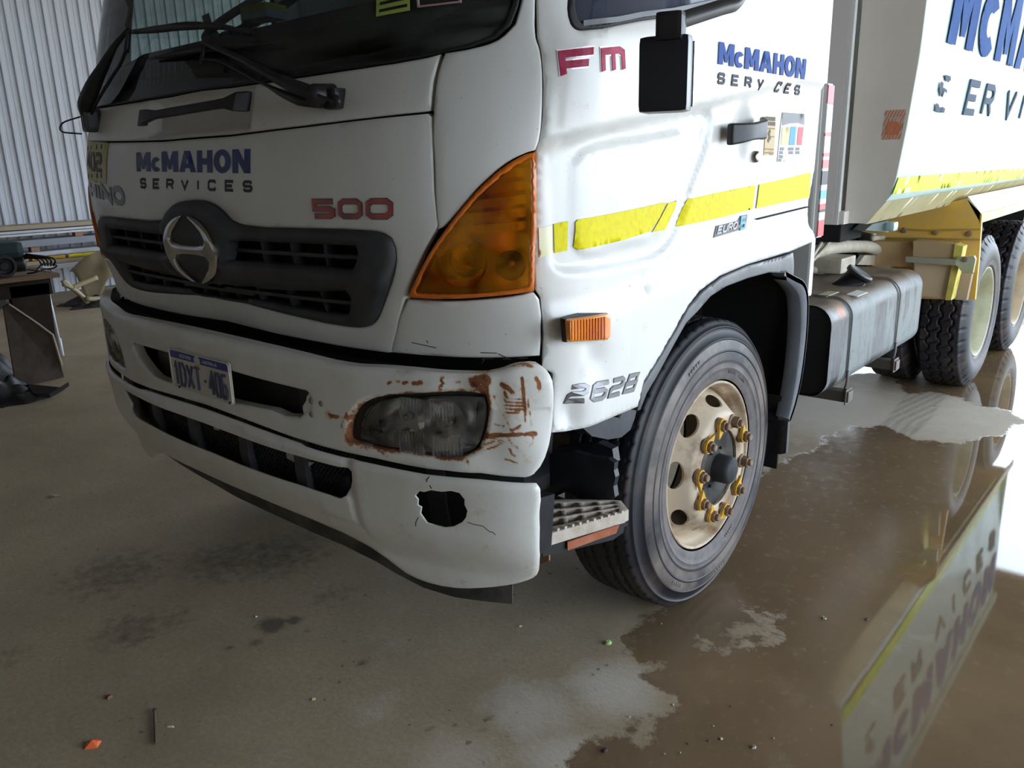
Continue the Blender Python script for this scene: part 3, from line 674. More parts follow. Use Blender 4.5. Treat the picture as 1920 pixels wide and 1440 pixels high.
# stickers on the door
SK = part_empty('tan_notice', tuple(CAB(2.4, 1.6, .01)), T, 'narrow tan notice sticker')
patch('paper', side_surf, [(2.3349,1.5507),(2.4142,1.5499),(2.4124,1.6718),(2.3379,1.6717)], [], simple('tan_paper', (.62,.44,.20), .5), SK, step=.05, edge=0, thick=0, off=.002)
ribbons('print', side_surf, [[(2.3431,1.6637),(2.4052,1.6634)], [(2.3452,1.6491),(2.4075,1.6486)], [(2.3574,1.5935),(2.3722,1.6052),(2.362,1.6183),(2.3729,1.6283)]], .012, .003, simple('brown_print', (.10,.07,.04), .6), SK, split=True)
ribbons('print_line', side_surf, [[(2.3392,1.6344),(2.4056,1.6336)], [(2.3402,1.5705),(2.4071,1.5685)], [(2.3419,1.5589),(2.4089,1.5567)], [(2.3842,1.6086),(2.4052,1.6087)]], .004, .003, simple('brown_print_b', (.30,.2,.1), .6), SK, split=True)
SK = part_empty('service_card', tuple(CAB(2.6, 1.6, .01)), T, 'torn white service card with grey, blue and red blocks')
patch('paper', side_surf, [(2.4434,1.5273),(2.6449,1.5259),(2.6409,1.5995),(2.6514,1.6457),(2.6485,1.6862),(2.4615,1.6864),(2.4522,1.6359)], [], simple('white_card', (.80,.80,.80), .5), SK, step=.05, edge=0, thick=0, off=.002)
patch('grey_block', side_surf, [(2.4639,1.6445),(2.5246,1.6523),(2.5928,1.6553),(2.6507,1.6493),(2.6485,1.6862),(2.4615,1.6864)], [], simple('card_grey', (.20,.20,.21), .5), SK, step=.05, edge=0, thick=0, off=.003)
patch('yellow_block', side_surf, [(2.4609,1.5819),(2.523,1.5818),(2.5266,1.6404),(2.465,1.6378)], [], simple('card_yellow', (.70,.62,.30), .5), SK, step=.05, edge=0, thick=0, off=.003)
patch('blue_block', side_surf, [(2.5276,1.5818),(2.578,1.5817),(2.581,1.6429),(2.5353,1.6422)], [], simple('card_blue', (.02,.33,.55), .5), SK, step=.05, edge=0, thick=0, off=.003)
patch('red_block', side_surf, [(2.5967,1.5817),(2.6394,1.5817),(2.6473,1.6421),(2.6,1.6415)], [], simple('card_red', (.75,.05,.09), .5), SK, step=.05, edge=0, thick=0, off=.003)
ribbons('print', side_surf, [[(2.4585,1.5699),(2.4893,1.5698)], [(2.5251,1.5696),(2.5709,1.5694)], [(2.5895,1.5694),(2.6226,1.5692)], [(2.456,1.558),(2.4824,1.5578)], [(2.5317,1.5574),(2.5684,1.5571)], [(2.5917,1.557),(2.6249,1.5567)], [(2.4535,1.546),(2.4846,1.544)], [(2.4511,1.5341),(2.473,1.5338)]], .010, .003, simple('grey_print', (.25,.25,.28), .6), SK, split=True)
# door handle, lock
DH = part_empty('door_handle', tuple(CAB(2.35, 1.6, .02)), T, 'black pull handle')
yh = [(1.22,-0.1578,1.6114),(1.22,-0.141,1.6145),(1.22,-0.0534,1.6199),(1.22,0.0388,1.6271),(1.22,0.0846,1.6325)]
g = Geo()
V = []; F = []
for (x, y, z), w, h in zip([(1.215,yh[0][1],yh[0][2]),(1.236,yh[1][1]+.02,yh[1][2]),(1.240,yh[2][1],yh[2][2]),(1.236,yh[3][1],yh[3][2]),(1.205,yh[4][1],yh[4][2])], (.02,.02,.018,.018,.02), (.062,.056,.05,.056,.07)):
    for a, b in ((-1,-1),(1,-1),(1,1),(-1,1)): V.append((x+a*w/2, y, z+b*h/2))
for i in range(4):
    for k in range(4): F.append((i*4+k, i*4+(k+1)%4, i*4+4+(k+1)%4, i*4+4+k))
F += [(0,1,2,3), (19,18,17,16)]
g.add(V, F); o = g.mk('grip', 'black', DH); mo = o.modifiers.new('b', 'BEVEL'); mo.width = .006; mo.segments = 3; autosmooth(o, 60)
lk = [(1.19,0.0845,1.5467)][0]
g = Geo(); g.lathe([(0,.006),(.012,.006),(.017,.003),(.019,-.01)], (1.194,lk[1],lk[2]), n=20); g.mk('door_lock', simple('lock_metal', (.45,.42,.38), .3, 1.), T, smooth=True)
# side marker lamp
SM = part_empty('side_marker_lamp', tuple(CAB(1.75, 1.15, .02)), T, 'small ribbed amber side marker')
sq = [(1.232,-0.9563,1.1942),(1.232,-0.8088,1.1848),(1.232,-0.7878,1.1722),(1.232,-0.7872,1.1263),(1.232,-0.8059,1.1202),(1.232,-0.9568,1.1425)]
bq = [(1.205,-0.9371,1.1907),(1.205,-0.869,1.1928),(1.205,-0.7599,1.1772),(1.205,-0.7455,1.1653),(1.205,-0.7448,1.1155),(1.205,-0.7592,1.1083),(1.205,-0.9315,1.1332)]
g = Geo(); n_ = len(bq); g.prism([(1.190, y, z) for _, y, z in bq], (.012,0,0)); o = g.mk('gasket', 'black', SM)
V = [(1.202, y, z) for y, z in [(p[1], p[2]) for p in bq[:1]+bq[2:]]]+[(1.232+(.004 if k in (1,4) else 0), y, z) for k, (_, y, z) in enumerate(sq)]
n_ = 6; F = [tuple(range(n_))[::-1], tuple(range(n_, 2*n_))]+[(i, (i+1)%n_, n_+(i+1)%n_, n_+i) for i in range(n_)]
o = Geo().add(V, F).mk('lens', 'amberlamp', SM); mo = o.modifiers.new('b', 'BEVEL'); mo.width = .005; mo.segments = 2; autosmooth(o, 50)
g = Geo()
for k in range(12):
    t = k/11; y_ = sq[0][1]+.008+(sq[1][1]-sq[0][1]-.020)*t; za = sq[0][2]*(1-t)+sq[1][2]*t; zb_ = sq[5][2]*(1-t)+sq[4][2]*t
    g.box((1.2330+.004*t, y_, (za+zb_)/2), (.003,.0032,abs(za-zb_)*.86))
for k in range(5):
    t = (k+.5)/5; pass
g.mk('lens_ribs', simple('deep_amber', (.68,.17,.008), .3), SM)
# ---- black inner body so nothing shines through gaps; roof, back, floor
IB = part_empty('cab_shell', (0,0,1.5), T)
def sheet(nm, S, P, m='void', off=-.075, step=.15): return patch(nm, S, P, [], m, IB, step=step, edge=0, thick=0, off=off)
sheet('inner_front', CAB, [(-1.25,.98),(1.25,.98),(1.25,1.74),(-1.25,1.74)])
for sg in (1, -1):
    q = [(1.25,1.0),(1.6,1.10),(2.1,1.22),(2.77,1.25),(2.77,1.76),(1.25,1.76)]
    sheet('inner_side', CAB, q if sg > 0 else mirS(q)[::-1], 'void', -.06)
Geo().box((0,-.25,2.78), (2.36,1.75,.05), bev=.02).mk('cab_roof', 'white', IB)
Geo().box((0,.66,1.82), (2.36,.04,1.6), bev=.01).mk('cab_rear_wall', 'white', IB)
Geo().box((0,.60,1.95), (2.3,.03,1.4)).mk('rear_lining', simple('dark_lining', (.03,.03,.035), .8), IB)
Geo().box((0,-.05,1.42), (2.20,1.3,.05)).mk('cab_floor', 'void', IB)
for sg in (1, -1):
    Geo().tube([(sg*1.12,-.86,1.85),(sg*1.11,-.80,2.2),(sg*1.06,-.68,2.72)], .045, 6).mk('door_pillar', simple('dark_trim', (.05,.055,.06), .6), IB)
    Geo().box((sg*1.15,.35,2.2), (.05,.5,1.1)).mk('rear_pillar', 'white', IB)

# ================================================================ BUMPER, LAMPS AND FRONT FITTINGS
# ---- upper bumper
ub_top = [(0.0725,1.07),(0.3739,1.0645),(0.5084,1.0589),(0.6107,1.0531),(0.7054,1.0522),(0.7762,1.0568),(0.8756,1.0598),(0.9677,1.0601),(1.0392,1.0614),(1.0871,1.0656),(1.1267,1.0737),(1.1587,1.0844),(1.1901,1.0877),(1.2241,1.086)]
ub_r = [(1.247,1.072),(1.260,1.045),(1.262,.98),(1.258,.92),(1.235,.855)]
ub_bot = [(1.2064,0.8178),(1.184,0.8063),(1.0705,0.8121),(0.9215,0.8045),(0.7532,0.8069),(0.5591,0.8079),(0.3309,0.8204),(0.0532,0.8331)]
ub_bot[0] = (1.205, .815)
ub = mirror(curve(ub_top+ub_r+ub_bot, 2)[:-1])
slot_r = [(0.0432,0.9743),(0.1976,0.9699),(0.4047,0.9651),(0.5246,0.9621)]+[(0.5359,0.9516),(0.536,0.9364)]+[(0.5261,0.9105),(0.4826,0.8804),(0.4131,0.8721),(0.3539,0.8797),(0.1762,0.8703),(0.0013,0.8661)]
slot_l = [(-a, b) for a, b in [(.10,.866),(.16,.876),(.24,.866),(.36,.868),(.42,.885),(.50,.92),(.545,.965)]]
slot = [(0,slot_r[0][1])]+slot_r[1:-1]+[(0,slot_r[-1][1])]+slot_l+[(-.30,.972),(-.15,.974)]
hl = curve([(0.6663,0.845),(0.6778,0.8977),(0.7085,0.9418),(0.7759,0.9779),(0.9031,1.0023),(0.9944,1.014),(1.0879,1.0156),(1.0948,0.9841),(1.0874,0.9297),(1.066,0.8758),(1.018,0.85),(0.9239,0.8422),(0.8086,0.8395),(0.7382,0.8387)], 3)
hl_l = mirS(hl)[::-1]
HL = np.array(hl); 
r_lines = [[(0.5883,0.9065),(0.6325,0.9072),(0.6714,0.9086)], [(0.8187,1.0209),(0.829,1.0248)], [(0.8458,1.0293),(0.8539,1.0288)], [(0.8682,1.0262),(0.8798,1.0301)], [(0.8971,1.0292),(0.9209,1.0342)], [(0.9314,1.0312),(0.9451,1.0312)], [(0.9756,1.0433),(0.9796,1.0369),(0.9716,1.0255)], [(1.0143,1.0397),(1.0215,1.0416)],
           [(1.058,1.0495),(1.073,1.0478),(1.084,1.0537),(1.0958,1.049)], [(1.0603,1.0391),(1.0751,1.0334),(1.0829,1.0259)], [(1.088,1.0539),(1.09,1.0369),(1.0881,1.0196)], [(1.0932,1.0146),(1.0964,0.9908),(1.0927,0.9638),(1.0877,0.9365)], [(1.0812,0.9088),(1.1151,0.9151),(1.1544,0.9192),(1.2096,0.9218)], [(1.0845,0.8885),(1.1011,0.8966),(1.1279,0.9035)],
           [(1.1322,1.0425),(1.1448,1.0362),(1.1597,1.0232)], [(1.1392,1.0217),(1.1441,1.0112)], [(1.1362,1.0058),(1.1795,1.0085)], [(1.1398,0.9979),(1.1819,1.0005)], [(1.137,0.9899),(1.1868,0.9925)], [(1.1407,0.982),(1.1879,0.9845)], [(1.143,0.9741),(1.175,0.9768)], [(1.1819,1.0582),(1.1837,1.0255),(1.1866,0.9858),(1.1872,0.9525)], [(1.1947,1.008),(1.1968,0.9855)], [(1.1979,0.9761),(1.2023,0.9411)], [(1.216,1.0567),(1.2222,1.0458),(1.222,1.0341)],
           [(1.1117,1.0116),(1.1152,0.9984),(1.1226,0.9855),(1.1248,0.9722)], [(1.1338,0.9685),(1.1387,0.9579)], [(1.1107,0.9434),(1.1225,0.9399),(1.1355,0.939)], [(1.1449,0.95),(1.151,0.9353)], [(1.1521,0.9313),(1.1677,0.9367),(1.1755,0.9434)], [(1.0798,0.8729),(1.1074,0.8833),(1.1357,0.8997)], [(1.1476,0.9055),(1.1538,0.8947),(1.1665,0.888)], [(1.1482,0.8823),(1.1531,0.8687),(1.1607,0.8633)], [(1.1344,0.8544),(1.15,0.8522),(1.1655,0.8468)], [(1.1851,0.9148),(1.1899,0.8998)], [(1.2044,0.9154),(1.2041,0.9005),(1.1961,0.8914)], [(0.6491,0.8813),(0.6595,0.9054),(0.6729,0.9222)], [(1.1613,1.0857),(1.1901,1.0877),(1.2152,1.0827)], [(0.7729,0.8279),(0.7974,0.8289)], [(0.9227,0.8234),(0.9694,0.827)], [(1.0323,0.8474),(1.0406,0.8412)]]
r_k = [.85,.75,.6,.85,.9,.5,.95,.5,1.1,1.1,1.2,.95,1.1,.7,.8,.8,.75,.75,.8,.75,.7,.95,.5,.75,.9,.5,.5,.7,.6,.85,.7,.75,.75,.7,.6,.65,.85,.6,.7,.5,.8]
r_w = [.009,.007,.007,.007,.009,.007,.008,.006,.016,.014,.014,.010,.009,.009,.010,.009,.0045,.0045,.0045,.0045,.0045,.0055,.004,.0045,.007,.004,.005,.006,.004,.008,.0045,.007,.006,.0055,.004,.005,.008,.007,.006,.005,.008]
r_patch = [(1.1383,1.0348),(1.164,1.0428),(1.1841,0.9859),(1.1859,0.9525),(1.1425,0.9553),(1.13,0.9724)]
def b_rust(s, z):
    P = np.stack([s, z], 1); r = np.zeros(len(P))
    d = segdist(P, [hl]); r = np.maximum(r, .80*np.clip(1-d/(.012+.010*(s < .75)), 0, 1)**.8)
    for L, k, w in zip(r_lines, r_k, r_w): r = np.maximum(r, k*np.clip(1.25-linedist(P, [L])/w, 0, 1))
    q = np.where(inpoly(P, r_patch), 0, segdist(P, [r_patch])); r = np.maximum(r, .26*np.clip(1-q/.02, 0, 1))
    r = np.where((s > .3) & (r < .12), .10*np.clip((s-.3)/.3, 0, 1), r)
    return r
def ub_disp(s, z):
    d = -.012*np.exp(-(((s-1.03)/.05)**2+((z-1.02)/.05)**2))-.008*np.exp(-(((s-1.12)/.03)**2+((z-.99)/.09)**2))+.004*np.sin(s*31+z*17)*(s > .95)*(z < .98)
    d = d-.010*sm((z-1.04)/.04)
    e = np.abs(np.abs(s)-.60)
    return d
patch('upper_bumper', BUM, ub, [curve(slot, 1), hl, hl_l], 'bumperwhite', T, step=.03, edge=.011, thick=.03, disp=ub_disp, fine=((.62,.84,1.26,1.07), .0042), attrs={'rust': b_rust}, label='upper bumper with rust round the headlight')
SP = part_empty('slot_plate', tuple(BUM(.55,.92)), T, 'torn white bracket with rivet heads in the bumper slot')
patch('bracket', BUM, [(0.5424,0.9676),(0.5832,0.9628),(0.5883,0.9546),(0.5781,0.923),(0.5646,0.8982),(0.5512,0.8762),(0.525,0.8718),(0.5208,0.8881),(0.4975,0.8921),(0.4962,0.9136),(0.5141,0.9332),(0.5181,0.946)], [], 'bumperwhite', SP, step=.02, edge=.003, thick=.006, off=-.004)
for px in [(0.5403,0.9371),(0.5372,0.8985),(0.5797,0.9353)]: 
    c = BUM(px[0], px[1], -.002); gg = Geo(); gg.lathe([(0,.004),(.008,.003),(.010,-.002)], axis='Z', n=14)
    R = Vector(BUM(px[0],px[1],1.)-BUM(px[0],px[1],0.)).to_track_quat('Z','Y').to_matrix()
    mk('rivet', [R @ Vector(v)+Vector(c) for v in gg.V], gg.F, simple('grey_rivet', (.22,.20,.19), .6), SP)
ribbons('scratch', BUM, [[(1.2477,1.0668),(1.2477,1.0655)]], .001, .0001, 'crack', T) if False else None
# ---- lower bumper with intake and the broken fog-lamp hole
lb_top = [(0.0506,0.8222),(0.3291,0.8102),(0.5577,0.7967),(0.7521,0.7947),(0.9208,0.7928),(1.07,0.7994),(1.1838,0.7951)]
lb_r = [(1.2099,0.7938),(1.2189,0.779),(1.2178,0.7153),(1.2116,0.6261),(1.1942,0.5543),(1.1747,0.5162),(1.1455,0.4965)]
lb_bot = [(1.0866,0.4743),(1.0091,0.4526),(0.9267,0.4347),(0.8401,0.4302),(0.7693,0.4411),(0.6988,0.4746),(0.5539,0.524),(0.3384,0.5498),(0.0168,0.5552)]
lb = mirror(curve(lb_top+lb_r+lb_bot, 2)[:-1])
intake = mirror([(0.0406,0.7798),(0.3223,0.7726),(0.5541,0.7693),(0.6657,0.7688)]+[(0.6824,0.7626),(0.6755,0.7336),(0.6489,0.6839)]+[(0.6212,0.668),(0.4488,0.6725),(0.1586,0.6714),(0.0811,0.6753)])
intake = [(a, b) for a, b in intake]
hole = [(0.9017,0.7473),(0.9162,0.7468),(0.9375,0.7561),(0.9685,0.7565),(0.9961,0.7633),(1.0181,0.7605),(1.0305,0.7434),(1.0283,0.7287),(1.0349,0.7121),(1.029,0.6921),(1.0168,0.6766),(0.9907,0.6601),(0.9651,0.6526),(0.9369,0.6537),(0.9116,0.6566),(0.9049,0.6663),(0.8955,0.6801),(0.9018,0.6999),(0.8906,0.7039),(0.8934,0.7207),(0.8859,0.7298)]
def lb_disp(s, z):
    d = .010*sm((z-.70)/.10)
    di = np.maximum(np.abs(s)-.66, np.maximum(z-.80, .60-z)); d = d-.010*np.clip(1-di/.03, 0, 1)*(di > 0)
    return d-.010*sm((.60-z)/.08)
def lb_rust(s, z):
    P = np.stack([s, z], 1); e = segdist(P, [lb]); return np.maximum(.32*np.clip(1-e/.03, 0, 1)*(s > .7)*(z < .65), .12*(s > .4))
patch('lower_bumper', BUM, lb, [curve(intake, 1), hole], 'bumperwhite', T, step=.03, edge=.014, hedge=.001, thick=.005, off=.006, disp=lb_disp, fine=((.55,.48,1.2,.84), .012), attrs={'rust': lb_rust}, label='lower bumper with a ragged hole where a fog lamp was')
def lbS(s, z, off=0.): return BUM(s, z, np.asarray(off)+.006+lb_disp(np.asarray(s, float), np.asarray(z, float)))
def bcr(L, w=.0022): ribbons('crack', lbS, L, w, .0006, 'crack', T, step=.006, split=True)
bcr([[(1.032,0.6804),(1.0433,0.6775),(1.0533,0.6758),(1.0634,0.6757),(1.0746,0.6741),(1.0822,0.6659),(1.0901,0.6608),(1.0985,0.6602),(1.1033,0.6531)]], .0016)
bcr([[(0.9332,0.7889),(0.94,0.7971),(0.9297,0.784),(0.9294,0.7781)], [(0.9368,0.7705),(0.9409,0.761)]], .003)
bcr([[(0.8889,0.6694),(0.8778,0.6515),(0.876,0.6401)]], .002)
for L in ([(0.8313,1.1147),(0.8681,1.1107),(0.9037,1.1065)], [(0.8782,1.1242),(0.8819,1.1174)], [(1.025,1.1018),(1.0671,1.102)], [(1.0697,1.1007),(1.0849,1.0929),(1.0961,1.0862)], [(1.0263,1.0895),(1.0324,1.0829),(1.0245,1.0742)], [(1.0356,1.0871),(1.0562,1.0879)], [(1.0789,1.0872),(1.1002,1.0876)], [(1.1199,1.089),(1.1421,1.0901)]):
    ribbons('scratch', CAB, [L], .0022, .0015, 'crack', T)
# mesh behind the intake, uprights
IN = part_empty('bumper_intake', tuple(BUM(0,.7)), T, 'black intake insert with slanted mesh')
gl_ = []
Lm = patch('insert_back', BUM, inset(intake, 1.12, (0,.70)), [], 'void', IN, step=.1, edge=0, thick=0, off=-.06)
lines = []
for k in range(-46, 47):
    for sl in (1, -1):
        a = (k*.0155, .60); b = (k*.0155+sl*.20*1.0, .82)
        if -.69 < min(a[0], b[0]) and max(a[0], b[0]) < .69: lines.append([a, b])
o = ribbons('mesh', BUM, lines, .0022, -.040, simple('black_mesh', (.035,.035,.04), .4, .3), IN, base=-.043, step=.1); 
for o in bpy.data.objects:
    if o.name.startswith('mesh') and o.parent == IN: o['kind'] = 'stuff'
for s in (-.46,-.16,.16,.44): ribbons('upright', BUM, [[(s,.60),(s,.83)]], .045, -.02, 'charcoal', IN, base=-.05)
ribbons('cross_bar', BUM, [[(-.6,.695),(-.3,.69),(0,.69),(.3,.69),(.6,.695)]], .03, -.045, 'charcoal', IN, base=-.07)
tearW = simple('torn_white_scrap', (.5,.48,.44), .6)
patch('torn_scrap', BUM, [(0.3635,0.761),(0.4474,0.7484),(0.4496,0.7326),(0.4887,0.7373),(0.4585,0.7148),(0.4239,0.7158),(0.3649,0.7249)], [], tearW, IN, step=.04, edge=0, thick=0, off=-.034)
patch('torn_scrap', BUM, [(-0.0272,0.7575),(0.0076,0.7735),(0.0029,0.7403),(-0.0359,0.7376)], [], tearW, IN, step=.04, edge=0, thick=0, off=-.034)
# dark structure behind the slot, gap and hole
BK = part_empty('bumper_core', (0,-1.0,.9), T)
patch('cross_member', BUM, mirror([(0,1.05),(1.20,1.05),(1.20,.84),(0,.84)]), [], simple('black_steel', (.009,.009,.010), .6), BK, step=.1, edge=0, thick=0, off=-.08)
patch('lower_backing', BUM, mirror([(0,.86),(1.18,.86),(1.18,.54),(0,.54)]), [], 'void', BK, step=.1, edge=0, thick=0, off=-.075)
V = []; N_ = 60
for i in range(N_+1):
    s_ = -1.2+2.4*i/N_; V += [tuple(BUM(s_, 1.035, -.025)), tuple(CAB(s_*.98, 1.035, -.16))]
mk('top_tray', V, [(2*i, 2*i+1, 2*i+3, 2*i+2) for i in range(N_)], 'void', BK, False)
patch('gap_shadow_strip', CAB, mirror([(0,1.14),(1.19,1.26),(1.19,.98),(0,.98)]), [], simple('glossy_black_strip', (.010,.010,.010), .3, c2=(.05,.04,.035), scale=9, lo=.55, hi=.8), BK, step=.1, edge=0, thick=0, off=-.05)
ribbons('upright', BUM, [[(.90,.55),(.90,.8)]], .06, -.07, simple('dark_grey_steel', (.03,.03,.033), .45), BK, base=-.10)
lip = [(-0.6,0.499),(-0.0307,0.5059),(0.2955,0.499),(0.533,0.479),(0.6951,0.4528),(0.8209,0.4201),(0.9241,0.4121),(1.0966,0.4185),(1.0985,0.4597),(0.9292,0.4553),(0.772,0.459),(0.5756,0.5557),(0.0383,0.5721)]
patch('rubber_valance', BUM, [(1.0937,0.4181),(1.0987,0.4792),(0.9286,0.4502),(0.8239,0.4414),(0.7003,0.4836),(0.5612,0.5346),(0.3511,0.5662),(0.0383,0.5721)]+[(-.5,.60),(-.86,.57),(-.9,.53),(-.5,.525)]+[(-0.0402,0.4924),(0.2916,0.4849),(0.5314,0.4714),(0.6552,0.4525),(0.7301,0.4308),(0.8194,0.4094),(0.9232,0.4052),(1.005,0.4119)], [], simple('dusty_black_rubber', (.02,.02,.02), .6, c2=(.10,.09,.08), scale=9), T, step=.05, edge=0, thick=.006, off=-.012)
# ---- headlights
for sg in (1, -1):
    H = part_empty('headlight', tuple(BUM(sg*.85,.93)), T, 'clear rectangular headlight sunk in the bumper')
    f = (lambda P: P) if sg > 0 else (lambda P: mirS(P)[::-1])
    big = hl; cH = (float(HL[:,0].mean()), float(HL[:,1].mean()))
    lensL = curve([(0.6991,0.8504),(0.7087,0.8905),(0.7371,0.9384),(0.7889,0.9695),(0.9023,0.9898),(1.001,1.0024),(1.0835,1.0047),(1.0893,0.9797),(1.0819,0.9293),(1.0606,0.8795),(1.0167,0.854),(0.9242,0.8465),(0.8176,0.8452),(0.7425,0.8453)], 3)
    patch('bezel', BUM, f(inset(hl, 1.03, cH)), [f(inset(lensL, .985, cH))], simple('black_bezel', (.02,.02,.022), .35), H, step=.03, edge=.004, thick=.03, off=-.022)
    def lens_disp(s, z): return .016*np.clip(1-((np.abs(s)-cH[0])/.19)**2, 0, 1)*np.clip(1-((z-cH[1])/.085)**2, 0, 1)
    patch('lens', BUM, f(lensL), [], 'lens', H, step=.02, edge=.006, thick=.02, off=-.014, disp=lens_disp)
    # fluted prisms on the lens
    for (u0, u1, v0, v1, nn) in ((.02,.11,.02,.07,9), (-.06,.02,-.08,-.02,8), (.04,.13,-.075,-.02,9), (-.05,0.02,.035,.07,7)):
        L = [[(sg*(cH[0]+u0+(u1-u0)*(k+.5)/nn), cH[1]+v0), (sg*(cH[0]+u0+(u1-u0)*(k+.5)/nn), cH[1]+v1)] for k in range(nn)]
        ribbons('flute_block', BUM, L, .0045, -.004, 'lens', H, base=-.010, step=.05)
    for o in list(H.children):
        if o.name.startswith('flute_block'): o['kind'] = 'stuff'
    nn = Vector(BUM(sg*cH[0], cH[1], 1.)-BUM(sg*cH[0], cH[1], 0.)); R = nn.to_track_quat('Z', 'X').to_matrix()
    for k, (ds, r) in enumerate(((-.065,.062),(.062,.064))):
        c = Vector(BUM(sg*(cH[0]+ds), cH[1], -.045)); gg = Geo(); gg.lathe([(.012,-.05),(r*.6,-.035),(r*.9,-.01),(r*1.15,.018)], axis='Z', n=32)
        mk('reflector_bowl', [R @ Vector(v)+c for v in gg.V], gg.F, 'reflector', H)
        gg = Geo(); gg.lathe([(0,.0),(.010,-.002),(.012,-.02),(.012,-.045)], axis='Z', n=14)
        mk('bulb', [R @ Vector(v)+c for v in gg.V], gg.F, simple('bulb_cap', (.3,.3,.32), .2, .8), H)
    patch('housing', BUM, f(inset(hl, 1.05, cH)), [], simple('lamp_housing', (.50,.49,.47), .35, .5), H, step=.06, edge=0, thick=0, off=-.075)
    patch('side_chamber', BUM, f([(1.0615,1.0019),(1.0861,1.0036),(1.0892,0.977),(1.0819,0.9293),(1.0681,0.8912),(1.0453,0.8835),(1.0537,0.9474)]), [], simple('smoky_chamber', (.12,.10,.095), .25), H, step=.03, edge=.004, thick=.01, off=-.028)
# ---- number plate
NP = part_empty('number_plate', (0,-1.235,.934), T, 'white and blue number plate reading 1DXT 406')
t_ = .009; PO = (0, -1.2345, .934)
plate = lambda a, b, off=0.: np.stack([np.asarray(a, float)+0., -1.240-np.asarray(off)+np.asarray(b, float)*math.sin(t_)+0*np.asarray(a, float), .934+np.asarray(b, float)*math.cos(t_)+0*np.asarray(a, float)], -1)
w2, h2, rc = .186, .067, .012
def rrect(w, h, r, cx=0, cz=0, n=5): return [(cx+sx*(w-r)+r*math.cos(math.radians(a)), cz+sz*(h-r)+r*math.sin(math.radians(a))) for sx, sz, a0 in ((1,1,0),(-1,1,90),(-1,-1,180),(1,-1,270)) for a in np.linspace(a0, a0+90, n)]
patch('plate_blank', plate, rrect(w2, h2, rc), [], simple('plate_white', (.66,.64,.56), .35), NP, step=.05, edge=.003, thick=.003)
def clipz(P, lo, hi): return [(a, min(max(b, lo), hi)) for a, b in P]
patch('header_band', plate, clipz(rrect(w2-.001, h2-.001, rc), .036, 1), [], simple('plate_blue', (.035,.045,.25), .35), NP, step=.05, edge=0, thick=.0006, off=.0008)
ribbons('plate_rim', plate, [rrect(w2-.004, h2-.004, rc)+[rrect(w2-.004, h2-.004, rc)[0]]], .004, .003, simple('plate_rim_white', (.80,.78,.66), .2), NP)
pb = simple('plate_blue_digit', (.075,.085,.16), .35)
def pl(txt, x0, x1): letters('character', plate, txt, .0085, .0045, pb, NP, [(x0,-.050),(x1,-.050),(x1,.022),(x0,.022)], gap=.45, widths={'1': .45, 'X': .9, 'D': .85, 'T': .85, '4': .9})
pl('1DXT', -.155, .006); pl('406', .060, .158)
letters('character', plate, '1DXT', .0035, .0052, simple('glossy_emboss', (.80,.76,.62), .2), NP, [(-.152,-.050),(.009,-.050),(.009,.022),(-.152,.022)], gap=.45, widths={'1': .45, 'X': .9, 'D': .85, 'T': .85}) if False else None
ribbons('dot', plate, [[(.030,-.014),(.038,-.014)]], .008, .004, pb, NP)
wt = simple('plate_small_text', (.45,.47,.62), .4)
letters('small_letter', plate, 'WESTERN', .0017, .0022, wt, NP, [(-.115,.043),(-.045,.043),(-.045,.052),(-.115,.052)], gap=.5, widths={'W': 1.1})
letters('small_letter', plate, 'AUSTRALIA', .0017, .0022, wt, NP, [(.030,.043),(.112,.043),(.112,.052),(.030,.052)], gap=.5)
patch('state_badge', plate, ell(-.005,.043,.018,.018,20), [], simple('plate_badge', (.55,.56,.55), .4), NP, step=.05, edge=0, thick=.001, off=.002)
patch('orange_tag', plate, [(-.016,.032),(.006,.032),(.008,.018),(-.014,.018)], [], simple('orange_tag', (.70,.38,.05), .5), NP, step=.05, edge=0, thick=.001, off=.003)
for a in (-.14, .17): Geo().lathe([(0,.004),(.004,.003),(.004,-.002)], (a,-1.242,.874), 'Y', 10, -1).mk('plate_screw', 'crack', NP)
# ---- wipers
def cf3(P, o): return [tuple(CAB(s, z, k)) for (s, z), k in zip(P, o)]
WP = part_empty('windscreen_wiper', cf3([(0.6374,1.7106)], [.03])[0], T, 'black wiper with its arm pivoting at the lower right of the windscreen')
arm = [(0.6401,1.7155),(0.5591,1.7414),(0.4422,1.7818),(0.2888,1.8359),(0.1485,1.878),(0.0641,1.9015)]
Geo().tube(cf3(arm, (.045,.06,.06,.05,.045,.04)), [.019,.018,.012,.009,.007,.005], 8).mk('arm', 'black', WP, smooth=True)
rod = [(0.6324,1.6984),(0.5666,1.7101),(0.4763,1.7343),(0.4025,1.7583),(0.268,1.8048),(0.154,1.8433),(0.0653,1.8562)]
Geo().tube(cf3(rod, (.035,.045,.035,.03,.03,.03,.035)), [.012,.014,.010,.005,.005,.005,.005], 6).mk('guide_rod', 'black', WP, smooth=True)
Geo().tube(cf3([(0.0641,1.9015),(0.0683,1.8748),(0.0625,1.855),(0.0614,1.8434)], (.04,.035,.035,.035)), .007, 6).mk('link', 'black', WP, smooth=True)
Geo().tube(cf3([(-0.3146,1.8982),(-0.1289,1.892),(0.0604,1.8873),(0.2573,1.8736),(0.3915,1.8634)], (.012,.015,.02,.015,.012)), [.004,.008,.010,.007,.003], 6).mk('blade', 'black', WP, smooth=True)
c = cf3([(0.62,1.7193)], [.02])[0]
Rn = Vector(CAB(.62,1.72,1.)-CAB(.62,1.72,0.)).to_track_quat('Z','Y').to_matrix()
